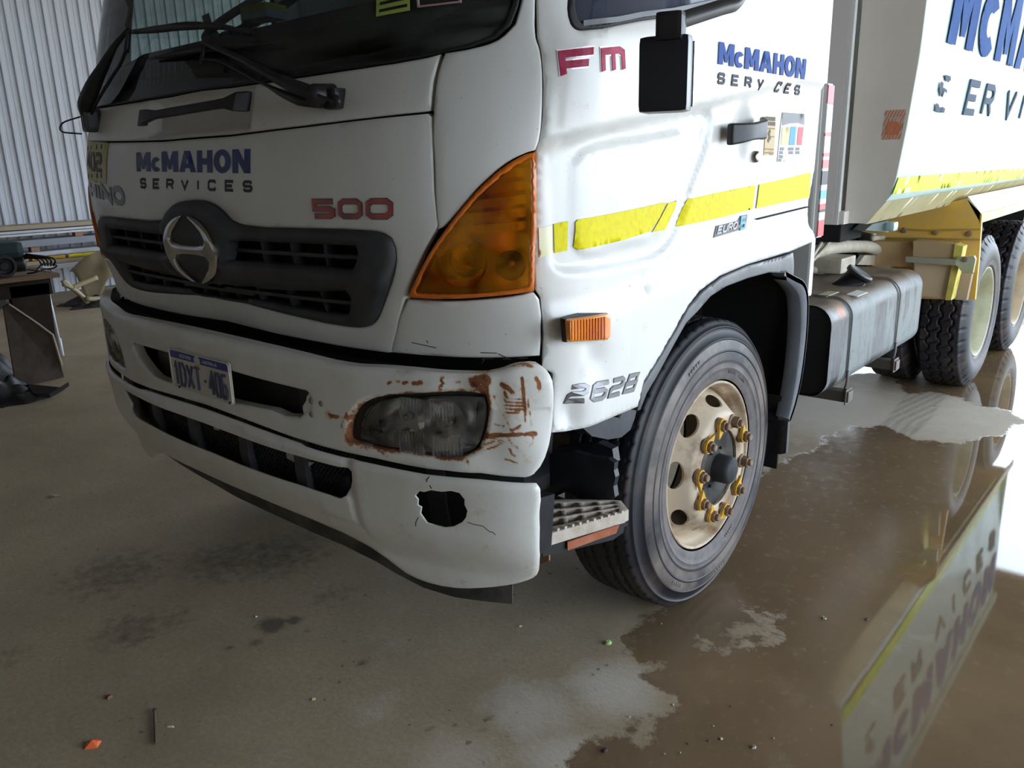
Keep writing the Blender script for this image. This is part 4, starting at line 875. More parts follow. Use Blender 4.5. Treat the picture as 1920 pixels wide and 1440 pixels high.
gg = Geo(); gg.lathe([(0,.046),(.018,.043),(.026,.032),(.028,.0),(.03,-.03)], axis='Z', n=20); mk('pivot_cap', [Rn @ Vector(v)+Vector(c) for v in gg.V], gg.F, 'black', WP)
Geo().box(Vector(cf3([(0.6508,1.7098)], [.0])[0]), (.05,.05,.06), Rn.to_quaternion(), .012).mk('pivot_socket', 'black', WP)
Geo().tube(cf3([(0.6057,1.7304),(0.6478,1.715),(0.694,1.6996)], (.06,.055,.05)), .004, 6).mk('washer_tube', 'black', WP, smooth=True)
c = cf3([(0.6959,1.6995)], [.045])[0]; gg = Geo(); gg.lathe([(0,.008),(.014,.007),(.016,.0),(.014,-.006),(0,-.007)], axis='Z', n=18); mk('washer_nozzle', [Rn @ Vector(v)+Vector(c) for v in gg.V], gg.F, 'black', WP)
WP = part_empty('windscreen_wiper', cf3([(-0.7347,1.752)], [.03])[0], T, 'black wiper rising from the far left end of the cowl')
a0 = [(-.80,1.755),(-.76,1.79),(-.68,1.845),(-.60,1.90),(-.525,1.955),(-.44,2.00)]
Geo().tube(cf3(a0, (.03,.05,.055,.05,.045,.035)), [.028,.030,.026,.018,.011,.006], 8).mk('arm', 'black', WP, smooth=True)
Geo().tube(cf3([(-.77,1.75),(-.68,1.80),(-.58,1.86),(-.50,1.90),(-.46,1.94)], (.03,.035,.03,.03,.03)), .006, 6).mk('guide_rod', 'black', WP, smooth=True)
Geo().tube(cf3([(-.46,1.93),(-.45,1.98),(-.44,2.0)], (.03,.03,.035)), .008, 6).mk('link', 'black', WP, smooth=True)
Geo().tube(cf3([(-0.537,2.0024),(-0.2831,1.9795),(-0.0429,1.961),(0.1394,1.936),(0.26,1.9063)], (.012,.02,.025,.02,.012)), [.006,.011,.013,.009,.004], 6).mk('blade', 'black', WP, smooth=True)
Geo().tube(cf3([(-.83,1.75),(-.86,1.73),(-.86,1.70),(-.82,1.69)], (.05,.10,.10,.04)), .003, 6).mk('washer_tube', 'black', WP, smooth=True)
Rn2 = Vector(CAB(-.8,1.74,1.)-CAB(-.8,1.74,0.)).to_track_quat('Z','Y').to_matrix()
Geo().box(Vector(cf3([(-.79,1.735)], [.02])[0]), (.07,.08,.06), Rn2.to_quaternion(), .015).mk('pivot_socket', 'black', WP)
# ---- small mirror hung on its tubular arm
MR = part_empty('kerb_mirror', (1.42,-.86,1.72), T, 'black rectangular mirror hanging from a tube arm')
g = Geo().box((1.418,-.868,1.715), (.105,.055,.150), Matrix.Rotation(math.radians(18), 3, 'Z'), .016); o = g.mk('housing', simple('mirror_plastic', (.016,.016,.022), .32), MR); autosmooth(o, 50)
Geo().box((1.424,-.842,1.715), (.082,.006,.128), Matrix.Rotation(math.radians(18), 3, 'Z'), .002).mk('mirror_glass', 'chrome', MR)
Geo().box((1.432,-.875,1.805), (.055,.05,.055), Matrix.Rotation(math.radians(18), 3, 'Z'), .010).mk('clamp', 'black', MR)
Geo().tube([(1.440,-.875,1.812),(1.445,-.80,1.832),(1.45,-.70,1.858),(1.45,-.63,1.878),(1.44,-.585,1.93),(1.42,-.57,2.05),(1.36,-.55,2.2),(1.20,-.5,2.26)], .0165, 10).mk('tube_arm', 'black', MR, smooth=True)
# ---- step behind the bumper corner
ST = part_empty('cab_step', (1.12,-.82,.6), T, 'black step box with dusty alloy tread grid')
A_, B_, C_, D_ = [np.array(p) for p in ((.985,-.775,.615),(1.165,-.650,.620),(1.215,-.690,.612),(1.135,-.950,.622))]
def bil(u, v): return (A_*(1-u)+B_*u)*(1-v)+(D_*(1-u)+C_*u)*v
alloy = simple('dusty_cast_alloy', (.56,.49,.42), .6, .1, c2=(.42,.34,.27), scale=30, bmp=.05)
def treadS(u, v, off=0.):
    u, v = np.asarray(u, float)[...,None]/.25, np.asarray(v, float)[...,None]/.20
    return (A_*(1-u)+B_*u)*(1-v)+(D_*(1-u)+C_*u)*v+np.concatenate([0*u, 0*u, np.broadcast_to(np.asarray(off, float)[...,None] if np.ndim(off) else off, u.shape)], -1)
cells = []
for i in range(4):
    for j in range(3):
        u0, v0 = .018+.058*i, .020+.056*j; cells.append([(u0,v0),(u0+.045,v0),(u0+.045,v0+.041),(u0,v0+.041)])
patch('tread_grid', treadS, [(0,-.004),(.18,-.006),(.262,.01),(.266,.19),(.250,.212),(.0,.216)], cells, alloy, ST, step=.02, edge=.003, thick=.030, label='dusty tan cast tread with square holes')
g = Geo()
for k in range(11):
    p = treadS(.02+.022*k, .205); g.box((float(p[0]), float(p[1]), float(p[2])+.003), (.009,.009,.007))
g.mk('grip_teeth', alloy, ST)
g = Geo(); g.prism([tuple(bil(u,v)+[0,0,-.034]) for u, v in ((0,-.02),(1.02,-.02),(1.04,1.03),(0,1.05))], (0,0,-.012)); g.mk('tray', 'black', ST)
g = Geo(); P0, P1 = bil(0,1.04), bil(1.02,1.04); d = P1-P0; g.prism([tuple(P0+d*a+[0,0,b]) for a, b in ((0,-.030),(.93,-.022),(1.0,-.03),(.97,-.062),(.84,-.075),(0,-.062))], (-.012,.012,0)); g.mk('side_rail', 'black', ST)
g = Geo(); g.prism([tuple(P0+d*a+[.004,-.003,b]) for a, b in ((.27,-.036),(.90,-.030),(.86,-.052),(.27,-.060))], (.004,-.002,0)); g.mk('side_reflector', 'orangeref', ST)
g = Geo(); g.prism([(1.150,-.985,.735),(1.165,-.935,.735),(1.16,-.945,.595),(1.148,-.975,.575)], (-.03,0,0)); o = g.mk('upright', 'black', ST)
g = Geo(); g.prism([(1.0837,-0.9,0.5495),(1.1169,-0.9,0.5599),(1.1143,-0.9,0.5149),(1.0825,-0.9,0.4949)], (0,.006,0)); g.mk('rusty_bracket', simple('rusty_bracket_steel', (.32,.15,.07), .7, c2=(.22,.17,.12), scale=40), ST)
bp_ = [(0.8666,-0.66,0.6573),(0.9087,-0.66,0.6775),(0.97,-0.66,0.722),(1.019,-0.66,0.7362),(1.0852,-0.66,0.7348),(1.1401,-0.66,0.7409),(1.1616,-0.66,0.7331),(1.16,-0.66,0.7104),(1.1656,-0.66,0.691),(1.1587,-0.66,0.6618),(1.1644,-0.66,0.6309),(1.1447,-0.66,0.6125),(1.0664,-0.66,0.5913),(0.9925,-0.66,0.6023),(0.9272,-0.66,0.5608),(0.8638,-0.66,0.5438)]
liner_m = simple('scuffed_black_liner', (.022,.023,.030), .38, c2=(.07,.07,.085), scale=5, lo=.5, hi=.8)
g = Geo(); g.prism(bp_, (0,.02,0)); g.mk('back_panel', liner_m, ST)
g = Geo(); g.prism([(0.8391,-0.6,0.6677),(0.9134,-0.6,0.7088),(0.9842,-0.6,0.7276),(1.0616,-0.6,0.7544),(1.1139,-0.6,0.7461),(1.1216,-0.6,0.7052),(1.0618,-0.6,0.7013),(0.994,-0.6,0.7095),(0.9234,-0.6,0.6902),(0.8385,-0.6,0.6391)], (0,.03,0)); g.mk('back_ledge', liner_m, ST)
patch('inner_wall', sideX(.93), [(-1.0,.60),(-.66,.60),(-.62,.95),(-1.0,.95)], [], 'black', ST, step=.1, edge=0, thick=.01)
g = Geo(); g.prism([(.93,-.98,.575),(1.12,-.93,.575),(1.19,-.66,.57),(.93,-.64,.57)], (0,0,-.01)); g.mk('floor_pan', 'black', ST)
g = Geo(); g.prism([(1.15,-0.7995,0.8753),(1.15,-0.6759,0.8634),(1.15,-0.5243,0.8688),(1.15,-0.5402,0.8294),(1.15,-0.562,0.8014),(1.15,-0.6086,0.7918),(1.15,-0.6753,0.8044),(1.15,-0.7513,0.8351)], (-.05,0,0)); g.mk('lower_wing_lip', liner_m, T)

# ================================================================ WHEELS
M['tyre'] = simple('tyre_rubber', (.013,.013,.018), .52, c2=(.10,.072,.06), scale=3.2, lo=.48, hi=.74, bmp=.08)
M['tyreside'] = simple('dusty_sidewall', (.030,.030,.036), .48, c2=(.20,.165,.145), scale=4.5, lo=.38, hi=.62, bmp=.05)
M['tyregrey'] = simple('dried_mud_sidewall', (.17,.15,.145), .7, c2=(.10,.09,.09), scale=14)
M['rimcream'] = simple('dirty_cream_steel', (.56,.46,.34), .5, c2=(.27,.17,.10), scale=8, lo=.48, hi=.66, bmp=.08, detail=8)
M['rustm'] = simple('rust_brown_steel', (.20,.12,.075), .75, c2=(.34,.24,.16), scale=40, bmp=.2)
M['hubm'] = simple('dark_hub', (.030,.030,.030), .7, c2=(.10,.09,.08), scale=14, spec=.2)
M['indic'] = simple('yellow_nut_indicator', (.72,.40,.03), .55, c2=(.40,.27,.10), scale=60, lo=.45, hi=.7)
def wheel_geo(name, prof, n, disp=None, m='tyre', parent=None, clampz=None):
    P = np.array(prof); th = np.arange(n)*2*PI/n
    R = np.repeat(P[None,:,0], n, 0); A = np.repeat(P[None,:,1], n, 0); TH = np.repeat(th[:,None], len(P), 1)
    if disp is not None: R = R+disp(TH, A, R)
    V = np.stack([A, R*np.cos(TH), R*np.sin(TH)], -1).reshape(-1, 3); k = len(P)
    if clampz is not None: V[:,2] = np.maximum(V[:,2], clampz)
    F = [(i*k+j, i*k+j+1, ((i+1)%n)*k+j+1, ((i+1)%n)*k+j) for i in range(n) for j in range(k-1)]
    return mk(name, V, F, m, parent, True)
FW = part_empty('front_wheel', (1.118,0,.510), T, 'front wheel with cream rim, ten nuts and yellow nut indicators')
def loc0(o): o.matrix_parent_inverse = Matrix.Identity(4); return o
side = [(.300,-.006),(.306,.004),(.315,.010),(.330,.0135),(.345,.016),(.3465,.0185),(.349,.0185),(.3505,.016),(.37,.019),(.39,.0205),(.405,.0205),(.4065,.023),(.410,.023),(.4115,.0205),(.43,.017),(.445,.012),(.4465,.0145),(.450,.0140),(.4515,.010),(.470,.002),(.484,-.006),(.485,-.002),(.489,-.003),(.490,-.008),(.498,-.014),(.505,-.018)]
def tread_pts(x0, x1, n, R, crown=.004):
    xs = np.linspace(x0, x1, n); return [(R-crown*((x-(x0+x1)/2)/((x1-x0)/2))**2, x) for x in xs]
tw = tread_pts(-.021, -.245, 90, .514)
inner = [(r, -.266-a) for r, a in side[::-1]]
G_ = [-.064,-.104,-.160,-.200]
def ribtread(TH, A, R):
    d = np.zeros_like(R); tr = (R > .506)
    for k, g0 in enumerate(G_):
        z = .0022*np.sign(np.sin(TH*60+k)); d = np.where(tr & (np.abs(A-g0-z) < .0052), -.013, d)
    sip = (np.mod(TH*120/(2*PI), 1) < .16) & tr
    for g0 in G_: d = np.where(sip & (np.abs(A-g0) < .012), np.minimum(d, -.005), d)
    d = np.where((np.mod(TH*60/(2*PI), 1) < .10) & ((A > -.034) | (A < -.232)) & tr, -.007, d)
    return d
loc0(wheel_geo('tyre', side[1:]+tw[1:-1]+inner[:-1], 480, ribtread, 'tyre', FW, -.5095))
def sidetone(r, a): return [(r[0], a)]
# paler dried mud on the inner sidewall: a thin skin just over it
loc0(wheel_geo('sidewall_mud', [(.3065,.0052),(.315,.0112),(.330,.0147),(.345,.0170)]+[(.3465,.0195),(.349,.0195),(.3505,.0170),(.366,.0192)], 96, None, 'tyregrey', FW))
loc0(wheel_geo('sidewall_dust', [(.375,.0202),(.39,.0213),(.404,.0213)], 96, None, 'tyreside', FW))
loc0(wheel_geo('sidewall_dust', [(.4125,.0212),(.43,.0180),(.444,.0132)], 96, None, 'tyreside', FW))
for k, (a0, r) in enumerate(((60,.335),(75,.335),(300,.335),(285,.425),(118,.425),(240,.425))):
    L = []
    for j in range(5):
        a = math.radians(a0-j*2.2); L.append(a)
    gg = Geo()
    for a in L:
        gg.box((.0165 if r < .4 else .0195, r*math.cos(a), r*math.sin(a)), (.003,.008,.010), Matrix.Rotation(a-PI/2, 3, 'X'))
    loc0(gg.mk('sidewall_lettering', 'tyreside', FW, kind=None) if False else gg.mk('sidewall_lettering', 'tyreside', FW)); bpy.data.objects[FW.children[-1].name]['kind'] = 'stuff' if False else 'stuff'
# rim: flange, barrel
loc0(wheel_geo('rim_flange', [(.300,-.012),(.3005,-.002),(.2995,.003),(.2955,.005),(.2915,.002),(.289,-.006),(.2865,-.020),(.280,-.030),(.272,-.040),(.268,-.075),(.266,-.12),(.262,-.20),(.285,-.25)], 128, None, 'rimcream', FW))
DP = [(.270,-.070),(.262,-.055),(.252,-.040),(.240,-.024),(.230,-.010),(.221,.001),(.213,.012),(.206,.022),(.199,.031),(.192,.037),(.183,.040),(.170,.0405),(.150,.0405),(.141,.0395),(.1385,.033)]
dv = np.cumsum([0]+[math.hypot(DP[i+1][0]-DP[i][0], DP[i+1][1]-DP[i][1]) for i in range(len(DP)-1)])
RW = .22
def discS(u, v, off=0.):
    u, v = np.asarray(u, float), np.asarray(v, float); r = np.interp(v, dv, [p[0] for p in DP]); a = np.interp(v, dv, [p[1] for p in DP])
    return np.stack([a+off, r*np.cos(u/RW), r*np.sin(u/RW)], -1)
vh = float(np.interp(-.228, [-p[0] for p in DP], dv))
holes_ = [ell((math.radians(a)%(2*PI))*RW, vh, .046, .030, 20) for a in (8+22.5, 53+22.5, 98+22.5, 143+22.5, 188+22.5, 233+22.5, 278+22.5, 323+22.5)]
holes_ = [ell((math.radians(a)%(2*PI))*RW, vh, .046, .030, 20) for a in (172, 127, 217, 262, 307, 352.5-.5, 37+.0, 82)]
holes_ = [[(min(max(x, .004), 2*PI*RW-.004), y) for x, y in h] for h in holes_]
# whole disc is cut at angle 0; keep holes clear of the seam
holes_ = [h for h in holes_ if min(p[0] for p in h) > .006 and max(p[0] for p in h) < 2*PI*RW-.006]
loc0(patch('rim_disc', discS, [(0,0),(2*PI*RW,0),(2*PI*RW,dv[-1]),(0,dv[-1])], holes_, 'rimcream', FW, step=.014, edge=0, thick=.008, bstep=.012))
loc0(wheel_geo('hub', [(.1385,.022),(.125,.028),(.10,.030),(.085,.022),(.060,.018),(.050,.03)], 48, None, 'hubm', FW))
loc0(wheel_geo('hub_cap', [(.050,.018),(.049,.070),(.046,.084),(.037,.090),(.0,.092)], 40, None, simple('black_hub_cap', (.022,.025,.030), .65, c2=(.045,.048,.052), scale=14, spec=.3), FW))
gn = Geo()
for k, r in enumerate((.062,)*6):
    a = k*PI/3; gn.lathe([(0,.004),(.006,.003),(.006,-.004)], (.026, r*1.12*math.cos(a), r*1.12*math.sin(a)), n=8)
loc0(gn.mk('hub_bolts', 'hubm', FW)); FW.children[-1]['kind'] = 'stuff'
def nut_geo(y, z):
    g = Geo(); X0 = .036; g.lathe([(.026,.0045),(.026,.009),(.021,.012),(.0195,.012)], (X0,y,z), n=20)
    hx = [(.020*math.cos(PI/3*i+.3), .020*math.sin(PI/3*i+.3)) for i in range(6)]
    g.prism([(X0+.012, y+a, z+b) for a, b in hx], (.022,0,0)); g.lathe([(.0125,.034),(.0125,.044),(.010,.047),(0,.047)], (X0,y,z), n=14)
    return g
phi0 = 100
skip_ind = (1, 3) ; ptr = [245,0,105,0,70,205,100,92,270,40]
for k in range(10):
    a = math.radians(phi0-36*k); y, z = .1675*math.cos(a), .1675*math.sin(a)
    loc0(nut_geo(y, z).mk('wheel_nut', 'rustm', FW))
    if k not in skip_ind:
        b = math.radians(ptr[k]); ring = [(.0245*math.cos(b+t), .0245*math.sin(b+t)) for t in np.linspace(.75, 2*PI-.75, 22)]
        tip = (.050*math.cos(b), .050*math.sin(b)); poly = ring+[(tip[0], tip[1])]
        g = Geo(); g.prism([(.0485, y+p, z+q) for p, q in poly], (.010,0,0)); loc0(g.mk('nut_indicator', 'indic', FW))
# ---- rear wheels (duals), drive tread with zigzag grooves
M['rimgreen'] = simple('chalky_green_rim', (.52,.52,.38), .5, c2=(.38,.36,.22), scale=7)
M['rimtan'] = simple('chalky_tan_rim', (.50,.40,.26), .5, c2=(.36,.28,.17), scale=7)
sideR = [(.298,-.006),(.31,.006),(.33,.012),(.36,.020),(.40,.022),(.43,.016),(.46,.004),(.478,-.008),(.490,-.016)]
twR = tread_pts(-.018, -.248, 64, .512, .006)
innR = [(r, -.266-a) for r, a in sideR[::-1]]
def drivetread(TH, A, R):
    d = np.zeros_like(R); tr = R > .500
    for k, g0 in enumerate((-.066,-.133,-.200)):
        q = np.mod(TH*36/(2*PI)+k*.5, 1); z = .013*(np.abs(q*2-1)*2-1); z = np.clip(z*1.6, -.010, .010)
        d = np.where(tr & (np.abs(A-g0-z) < .0062), -.016, d)
    q = np.mod(TH*36/(2*PI), 1)
    d = np.where(tr & (np.abs(q-.5) < .07) & ((A > -.046) | (A < -.22)), -.016, d)
    for k, (a, b) in enumerate(((-.133,-.066),(-.200,-.133))):
        q2 = np.mod(TH*36/(2*PI)+(A-a)*6+.25*k, 1); d = np.where(tr & (q2 < .07) & (A > a) & (A < b), -.010, d)
    d = np.where((R > .47) & (R <= .500) & (np.abs(q-.5) < .10), -.010, d)
    return d
def rear_wheel(x, y, rim, label, zc=.506, dual_inner=False):
    W_ = part_empty('rear_wheel', (x, y, zc), T, label)
    loc0(wheel_geo('tyre', sideR+twR[1:-1]+innR, 432, drivetread, 'tyre', W_, -zc+.0005))
    if not dual_inner:
        loc0(wheel_geo('sidewall_dust', [(.315,.0095),(.33,.0133),(.345,.0170)], 64, None, 'tyregrey', W_))
        loc0(wheel_geo('rim', [(.300,-.010),(.3000,.003),(.294,.004),(.288,-.004),(.282,-.03),(.270,-.045),(.266,-.10),(.262,-.165),(.235,-.172),(.20,-.172),(.14,-.172),(.12,-.165),(.115,-.08),(.09,-.07),(0,-.07)], 72, None, rim, W_))
    return W_
W1 = rear_wheel(1.2325, 3.62, 'rimgreen', 'outer rear wheel of the first drive axle with deep chalky green rim')
W2 = rear_wheel(1.2325, 4.915, 'rimtan', 'outer rear wheel of the second drive axle with deep tan rim')
def copy_part(W, loc, label=None, skip=()):
    c = W.copy(); COL.objects.link(c); c.matrix_parent_inverse = Matrix.Identity(4); c.parent = T; c.location = loc
    if label: c['label'] = label
    for ch in W.children:
        if ch.name.split('.')[0] in skip: continue
        d = ch.copy(); COL.objects.link(d); d.parent = c
    return c
copy_part(W1, (1.2325-.335, 3.62, .506), 'inner rear wheel of the first drive axle', ('rim','sidewall_dust'))
copy_part(W2, (1.2325-.335, 4.915, .506), 'inner rear wheel of the second drive axle', ('rim','sidewall_dust'))
for yy, W_ in ((3.62, W1), (4.915, W2)):
    for xx in (-.9,): 
        copy_part(W_, (xx, yy, .506), 'rear wheel on the far side', ('rim','sidewall_dust'))
o = copy_part(FW, (-.85, 0, .510), 'front wheel on the far side', ('rim_disc','wheel_nut','nut_indicator','hub','hub_cap','hub_bolts','sidewall_lettering','sidewall_mud','sidewall_dust','rim_flange'))
# ================================================================ MUDGUARD, FLARE, CHASSIS
fl_o = [(1.5943,0.9487),(1.6213,0.9671),(1.6903,1.0174),(1.7645,1.0705),(1.8379,1.1292),(1.9157,1.164),(2.0428,1.1932),(2.2197,1.2081),(2.3833,1.208),(2.5902,1.2128)]
fl_i = [(2.609,1.1305),(2.5257,1.148),(2.3892,1.1658),(2.2247,1.166),(2.0746,1.1593),(1.971,1.1419),(1.8906,1.1068),(1.8252,1.0838),(1.7605,1.0336),(1.6642,0.9546),(1.6147,0.9194),(1.5855,0.8801),(1.5719,0.8804)]
patch('arch_flare', CAB, fl_o+fl_i, [], 'greyplastic', T, step=.03, edge=.006, thick=.03, off=.006)
GD = part_empty('front_mudguard', (1.0,.0,1.1), T, 'black inner mudguard with grey weathered lip behind the wheel')
path = [(-.64,.86),(-.56,.97),(-.42,1.07),(-.25,1.13),(0,1.16),(.2,1.165),(.36,1.15),(.46,1.09),(.525,1.02),(.56,.90),(.565,.78),(.54,.66),(.47,.56)]
pth = spline(path, 4)
def sweep(nm, path, x0, x1, th, m, par):
    P = np.array(path); t = np.gradient(P, axis=0); t /= np.linalg.norm(t, axis=1)[:,None]; nn = np.stack([-t[:,1], t[:,0]], 1)
    V = []; 
    for (y, z), (ny, nz) in zip(P, nn): V += [(x0,y,z),(x1,y,z),(x1,y+ny*th,z+nz*th),(x0,y+ny*th,z+nz*th)]
    F = [(i*4+k, i*4+(k+1)%4, i*4+4+(k+1)%4, i*4+4+k) for i in range(len(P)-1) for k in range(4)]+[(0,1,2,3), tuple(len(V)-4+k for k in (3,2,1,0))]
    o = mk(nm, V, F, m, par, True); return autosmooth(o, 40)
sweep('liner', pth, .78, 1.165, .012, 'void', GD)
lipm = simple('grey_scuffed_guard', (.12,.13,.15), .45, c2=(.20,.21,.23), scale=4)
i0 = 26
lip_out = spline([(.34,1.158),(.44,1.125),(.53,1.092),(.578,1.03),(.594,.93),(.590,.82),(.570,.71),(.535,.625),(.487,.560)], 4)
lip_in = spline([(.36,1.120),(.43,1.085),(.485,1.045),(.512,.98),(.522,.90),(.520,.80),(.507,.71),(.485,.635),(.464,.575)], 4)
sweep('outer_lip', [(y-.002, z-.002) for y, z in lip_out], 1.160, 1.206, -.016, lipm, GD)
V = [(1.206, y, z) for y, z in lip_out]+[(1.206, y, z) for y, z in lip_in]+[(1.150, y+.012, z) for y, z in lip_in]; k = len(lip_out)
mk('lip_face', V, [(i, i+1, k+i+1, k+i) for i in range(k-1)]+[(k+i, k+i+1, 2*k+i+1, 2*k+i) for i in range(k-1)], lipm, GD, True)
Geo().box((.97,.5,.50), (.38,.012,.30)).mk('mud_flap_core', 'void', GD)
g = Geo(); g.prism([(1.06,.505,.62),(1.195,.49,.62),(1.195,.49,.425),(1.17,.49,.415),(1.06,.50,.415)], (0,.02,0)); g.mk('mud_flap', simple('wet_black_rubber', (.008,.008,.008), .3, c2=(.06,.06,.06), scale=60, lo=.6, hi=.75), GD)
Geo().box((.70,-.1,1.0), (.02,1.4,.7)).mk('inner_cheek', 'void', GD)
CH = part_empty('chassis', (0,2,.85), T, 'black chassis rails and cross members')
chm = simple('grimy_chassis_steel', (.035,.03,.028), .6, c2=(.12,.10,.08), scale=5)
for sx_ in (-.43, .43): Geo().box((sx_,2.3,.86), (.08,6.9,.26), bev=.008).mk('rail', chm, CH)
for y in (-.9,.2,1.3,2.6,3.6,4.9): Geo().box((0,y,.84), (.86,.12,.18), bev=.01).mk('cross_member', chm, CH)
for y in (3.62, 4.915): Geo().tube([(-1.0,y,.506),(1.0,y,.506)], .10, 16, 1).mk('axle', chm, CH, smooth=True)
Geo().box((0,0,.47), (1.7,.12,.12), bev=.02).mk('front_axle', chm, CH)
Geo().box((0,-.3,1.0), (.8,1.1,.5), bev=.03).mk('engine_block', chm, CH)
Geo().box((0,1.1,.72), (.62,1.3,.5), bev=.06).mk('gearbox_blocker', chm, CH)  # unseen boxes from here to the far step, added to block light underneath
Geo().box((0,-.35,.62), (.7,.9,.36), bev=.06).mk('sump_blocker', chm, CH)
Geo().box((0,-.98,.80), (1.5,.06,.42), bev=.01).mk('radiator_blocker', chm, CH)
Geo().box((-.85,1.7,.72), (.6,1.5,.42), bev=.05).mk('tank_box_blocker', chm, CH)
sweep('far_guard_blocker', pth, -1.16, -.72, .012, 'void', GD)
Geo().box((-1.1,-.80,.66), (.30,.34,.40), bev=.02).mk('far_step_blocker', 'black', CH)
# ---- fuel tank
FT = part_empty('fuel_tank', (.85,1.7,.72), T, 'rounded steel fuel tank, black paint weathered grey and rusty')
x0, x1, z0, z1, y0, y1 = .50, 1.160, .520, .925, .985, 2.36
rr_ = .085
prf = rrect((x1-x0)/2, (z1-z0)/2, rr_, (x0+x1)/2, (z0+z1)/2, 8)
m, n, l, p = _mat('weathered_tank')
f1 = noise(n, l, 5, 8, rough=.7, stretch=(1,1,.22)); f2 = noise(n, l, 16, 7, rough=.75); f3 = noise(n, l, 2.5, 3)
gm = n.new('ShaderNodeNewGeometry'); sp_ = n.new('ShaderNodeSeparateXYZ'); l.new(gm.outputs['Normal'], sp_.inputs[0])
c_ = mixc(n, l, ramp(n, l, f1, .45, .56), (.020,.019,.021), (.24,.26,.26))
c_ = mixc(n, l, mth(n, l, 'MULTIPLY', ramp(n, l, f2, .55, .66), .6), c_, (.05,.045,.045))
topm = ramp(n, l, sp_.outputs[2], .55, .9); c_ = mixc(n, l, topm, c_, mixc(n, l, ramp(n, l, f1, .45, .6), (.16,.125,.10), (.26,.20,.15)))
ru = attr(n, 'rust'); c_ = mixc(n, l, ramp(n, l, mth(n, l, 'ADD', ru, mth(n, l, 'MULTIPLY', mth(n, l, 'SUBTRACT', f2, .5), 1.4)), .45, .6), c_, (.34,.13,.05))
l.new(c_, p.inputs['Base Color']); p.inputs['Roughness'].default_value = .33; p.inputs['Metallic'].default_value = .15
l.new(mth(n, l, 'ADD', .34, mth(n, l, 'MULTIPLY', ramp(n, l, f1, .4, .6), .3)), p.inputs['Roughness'])
V = []; F = []; ys_ = np.linspace(y0, y1, 36); rs_ = []
for y in ys_:
    for x, z in prf: V.append((x,y,z)); rs_.append(.75*math.exp(-((y-1.12)/.07)**2-((z-.885)/.05)**2-((x-1.14)/.05)**2))
k = len(prf)
for i in range(len(ys_)-1):
    for j in range(k): F.append((i*k+j, i*k+(j+1)%k, (i+1)*k+(j+1)%k, (i+1)*k+j))
o = mk('shell', V, F, m, FT, True, attrs={'rust': rs_})
for yy, sg in ((y0,1),(y1,-1)):
    g = Geo(); g.prism([(x*1.0, yy+sg*.012, z) for x, z in rrect((x1-x0)/2-.006, (z1-z0)/2-.006, rr_-.006, (x0+x1)/2, (z0+z1)/2, 8)], (0,.004*sg,0)); g.mk('end_plate', simple('tank_end_black', (.012,.012,.013), .5), FT)
def strap(y, w=.022):
    a = rrect((x1-x0)/2+.006, (z1-z0)/2+.006, rr_+.006, (x0+x1)/2, (z0+z1)/2, 10)
    V = []; F = []
    for (x, z) in a: V += [(x,y-w/2,z),(x,y+w/2,z)]
    k = len(a)
    for i in range(k): F.append((2*i,2*i+1,2*((i+1)%k)+1,2*((i+1)%k)))
    mk('strap', V, F, simple('matt_black_strap', (.008,.008,.009), .75, spec=.2), FT, True)
    Geo().tube([(x1+.008,y,.60),(x1+.006,y,.53),(x1-.02,y,.46)], .007, 6).mk('strap_bolt', 'greyplastic', FT, smooth=True)
    Geo().box(((.45+x1)/2+.02,y,.482), (x1-.45+.02,.06,.05), bev=.004).mk('cradle', simple('grimy_cradle', (.10,.085,.07), .5), FT)
    Geo().box((x1+.018,y,.482), (.006,.075,.07), bev=.002).mk('cradle_plate', simple('grimy_cradle_b', (.14,.11,.09), .5), FT)
strap(1.22); strap(1.93)
fc = Vector([(1.0435,1.563,0.93)][0]); ax = Vector((.45,-.12,1)).normalized(); R = ax.to_track_quat('Z','Y').to_matrix()
fc = Vector([(1.04,1.6808,0.9857)][0]); ax = Vector((.51,.13,.84)).normalized(); R = ax.to_track_quat('Z','Y').to_matrix()
gg = Geo(); gg.lathe([(.066,-.004),(.066,-.020),(.058,-.024)], axis='Z', n=28); V = [R @ Vector(v)+fc for v in gg.V]; F = list(gg.F)
bc = Vector((fc.x-.045, fc.y-.03, .928)); k0 = len(V); nr = 28
for i in range(nr): V.append(R @ Vector((.058*math.cos(2*PI*i/nr), .058*math.sin(2*PI*i/nr), -.024))+fc)
for i in range(nr): V.append(Vector((bc.x+.080*math.cos(2*PI*i/nr+.6), bc.y+.088*math.sin(2*PI*i/nr+.6), .922)))
F += [(k0+i, k0+(i+1)%nr, k0+nr+(i+1)%nr, k0+nr+i) for i in range(nr)]
mk('filler_neck', V, F, simple('black_neck', (.012,.012,.014), .5), FT)
gg = Geo(); gg.lathe([(.066,-.004),(.064,.002),(.056,.004),(.052,.001),(0,.001)], axis='Z', n=28); mk('filler_cap', [R @ Vector(v)+fc for v in gg.V], gg.F, simple('grey_cap', (.13,.135,.135), .45, c2=(.22,.22,.22), scale=20), FT)
g = Geo(); g.box((1.115,1.42,.9215), (.05,.14,.004), Matrix.Rotation(.12, 3, 'Y')); g.mk('white_label', simple('white_label', (.75,.76,.74), .5), FT)
g = Geo(); g.box((1.02,1.30,.9275), (.05,.16,.003)); g.mk('pale_label', simple('pale_label', (.55,.52,.35), .5), FT)
g = Geo(); g.box((.56,1.68,.955), (.10,1.40,.06), bev=.006); g.mk('dusty_top_rail', simple('dusty_tan_rail', (.62,.50,.40), .6, c2=(.50,.40,.30), scale=8), FT)
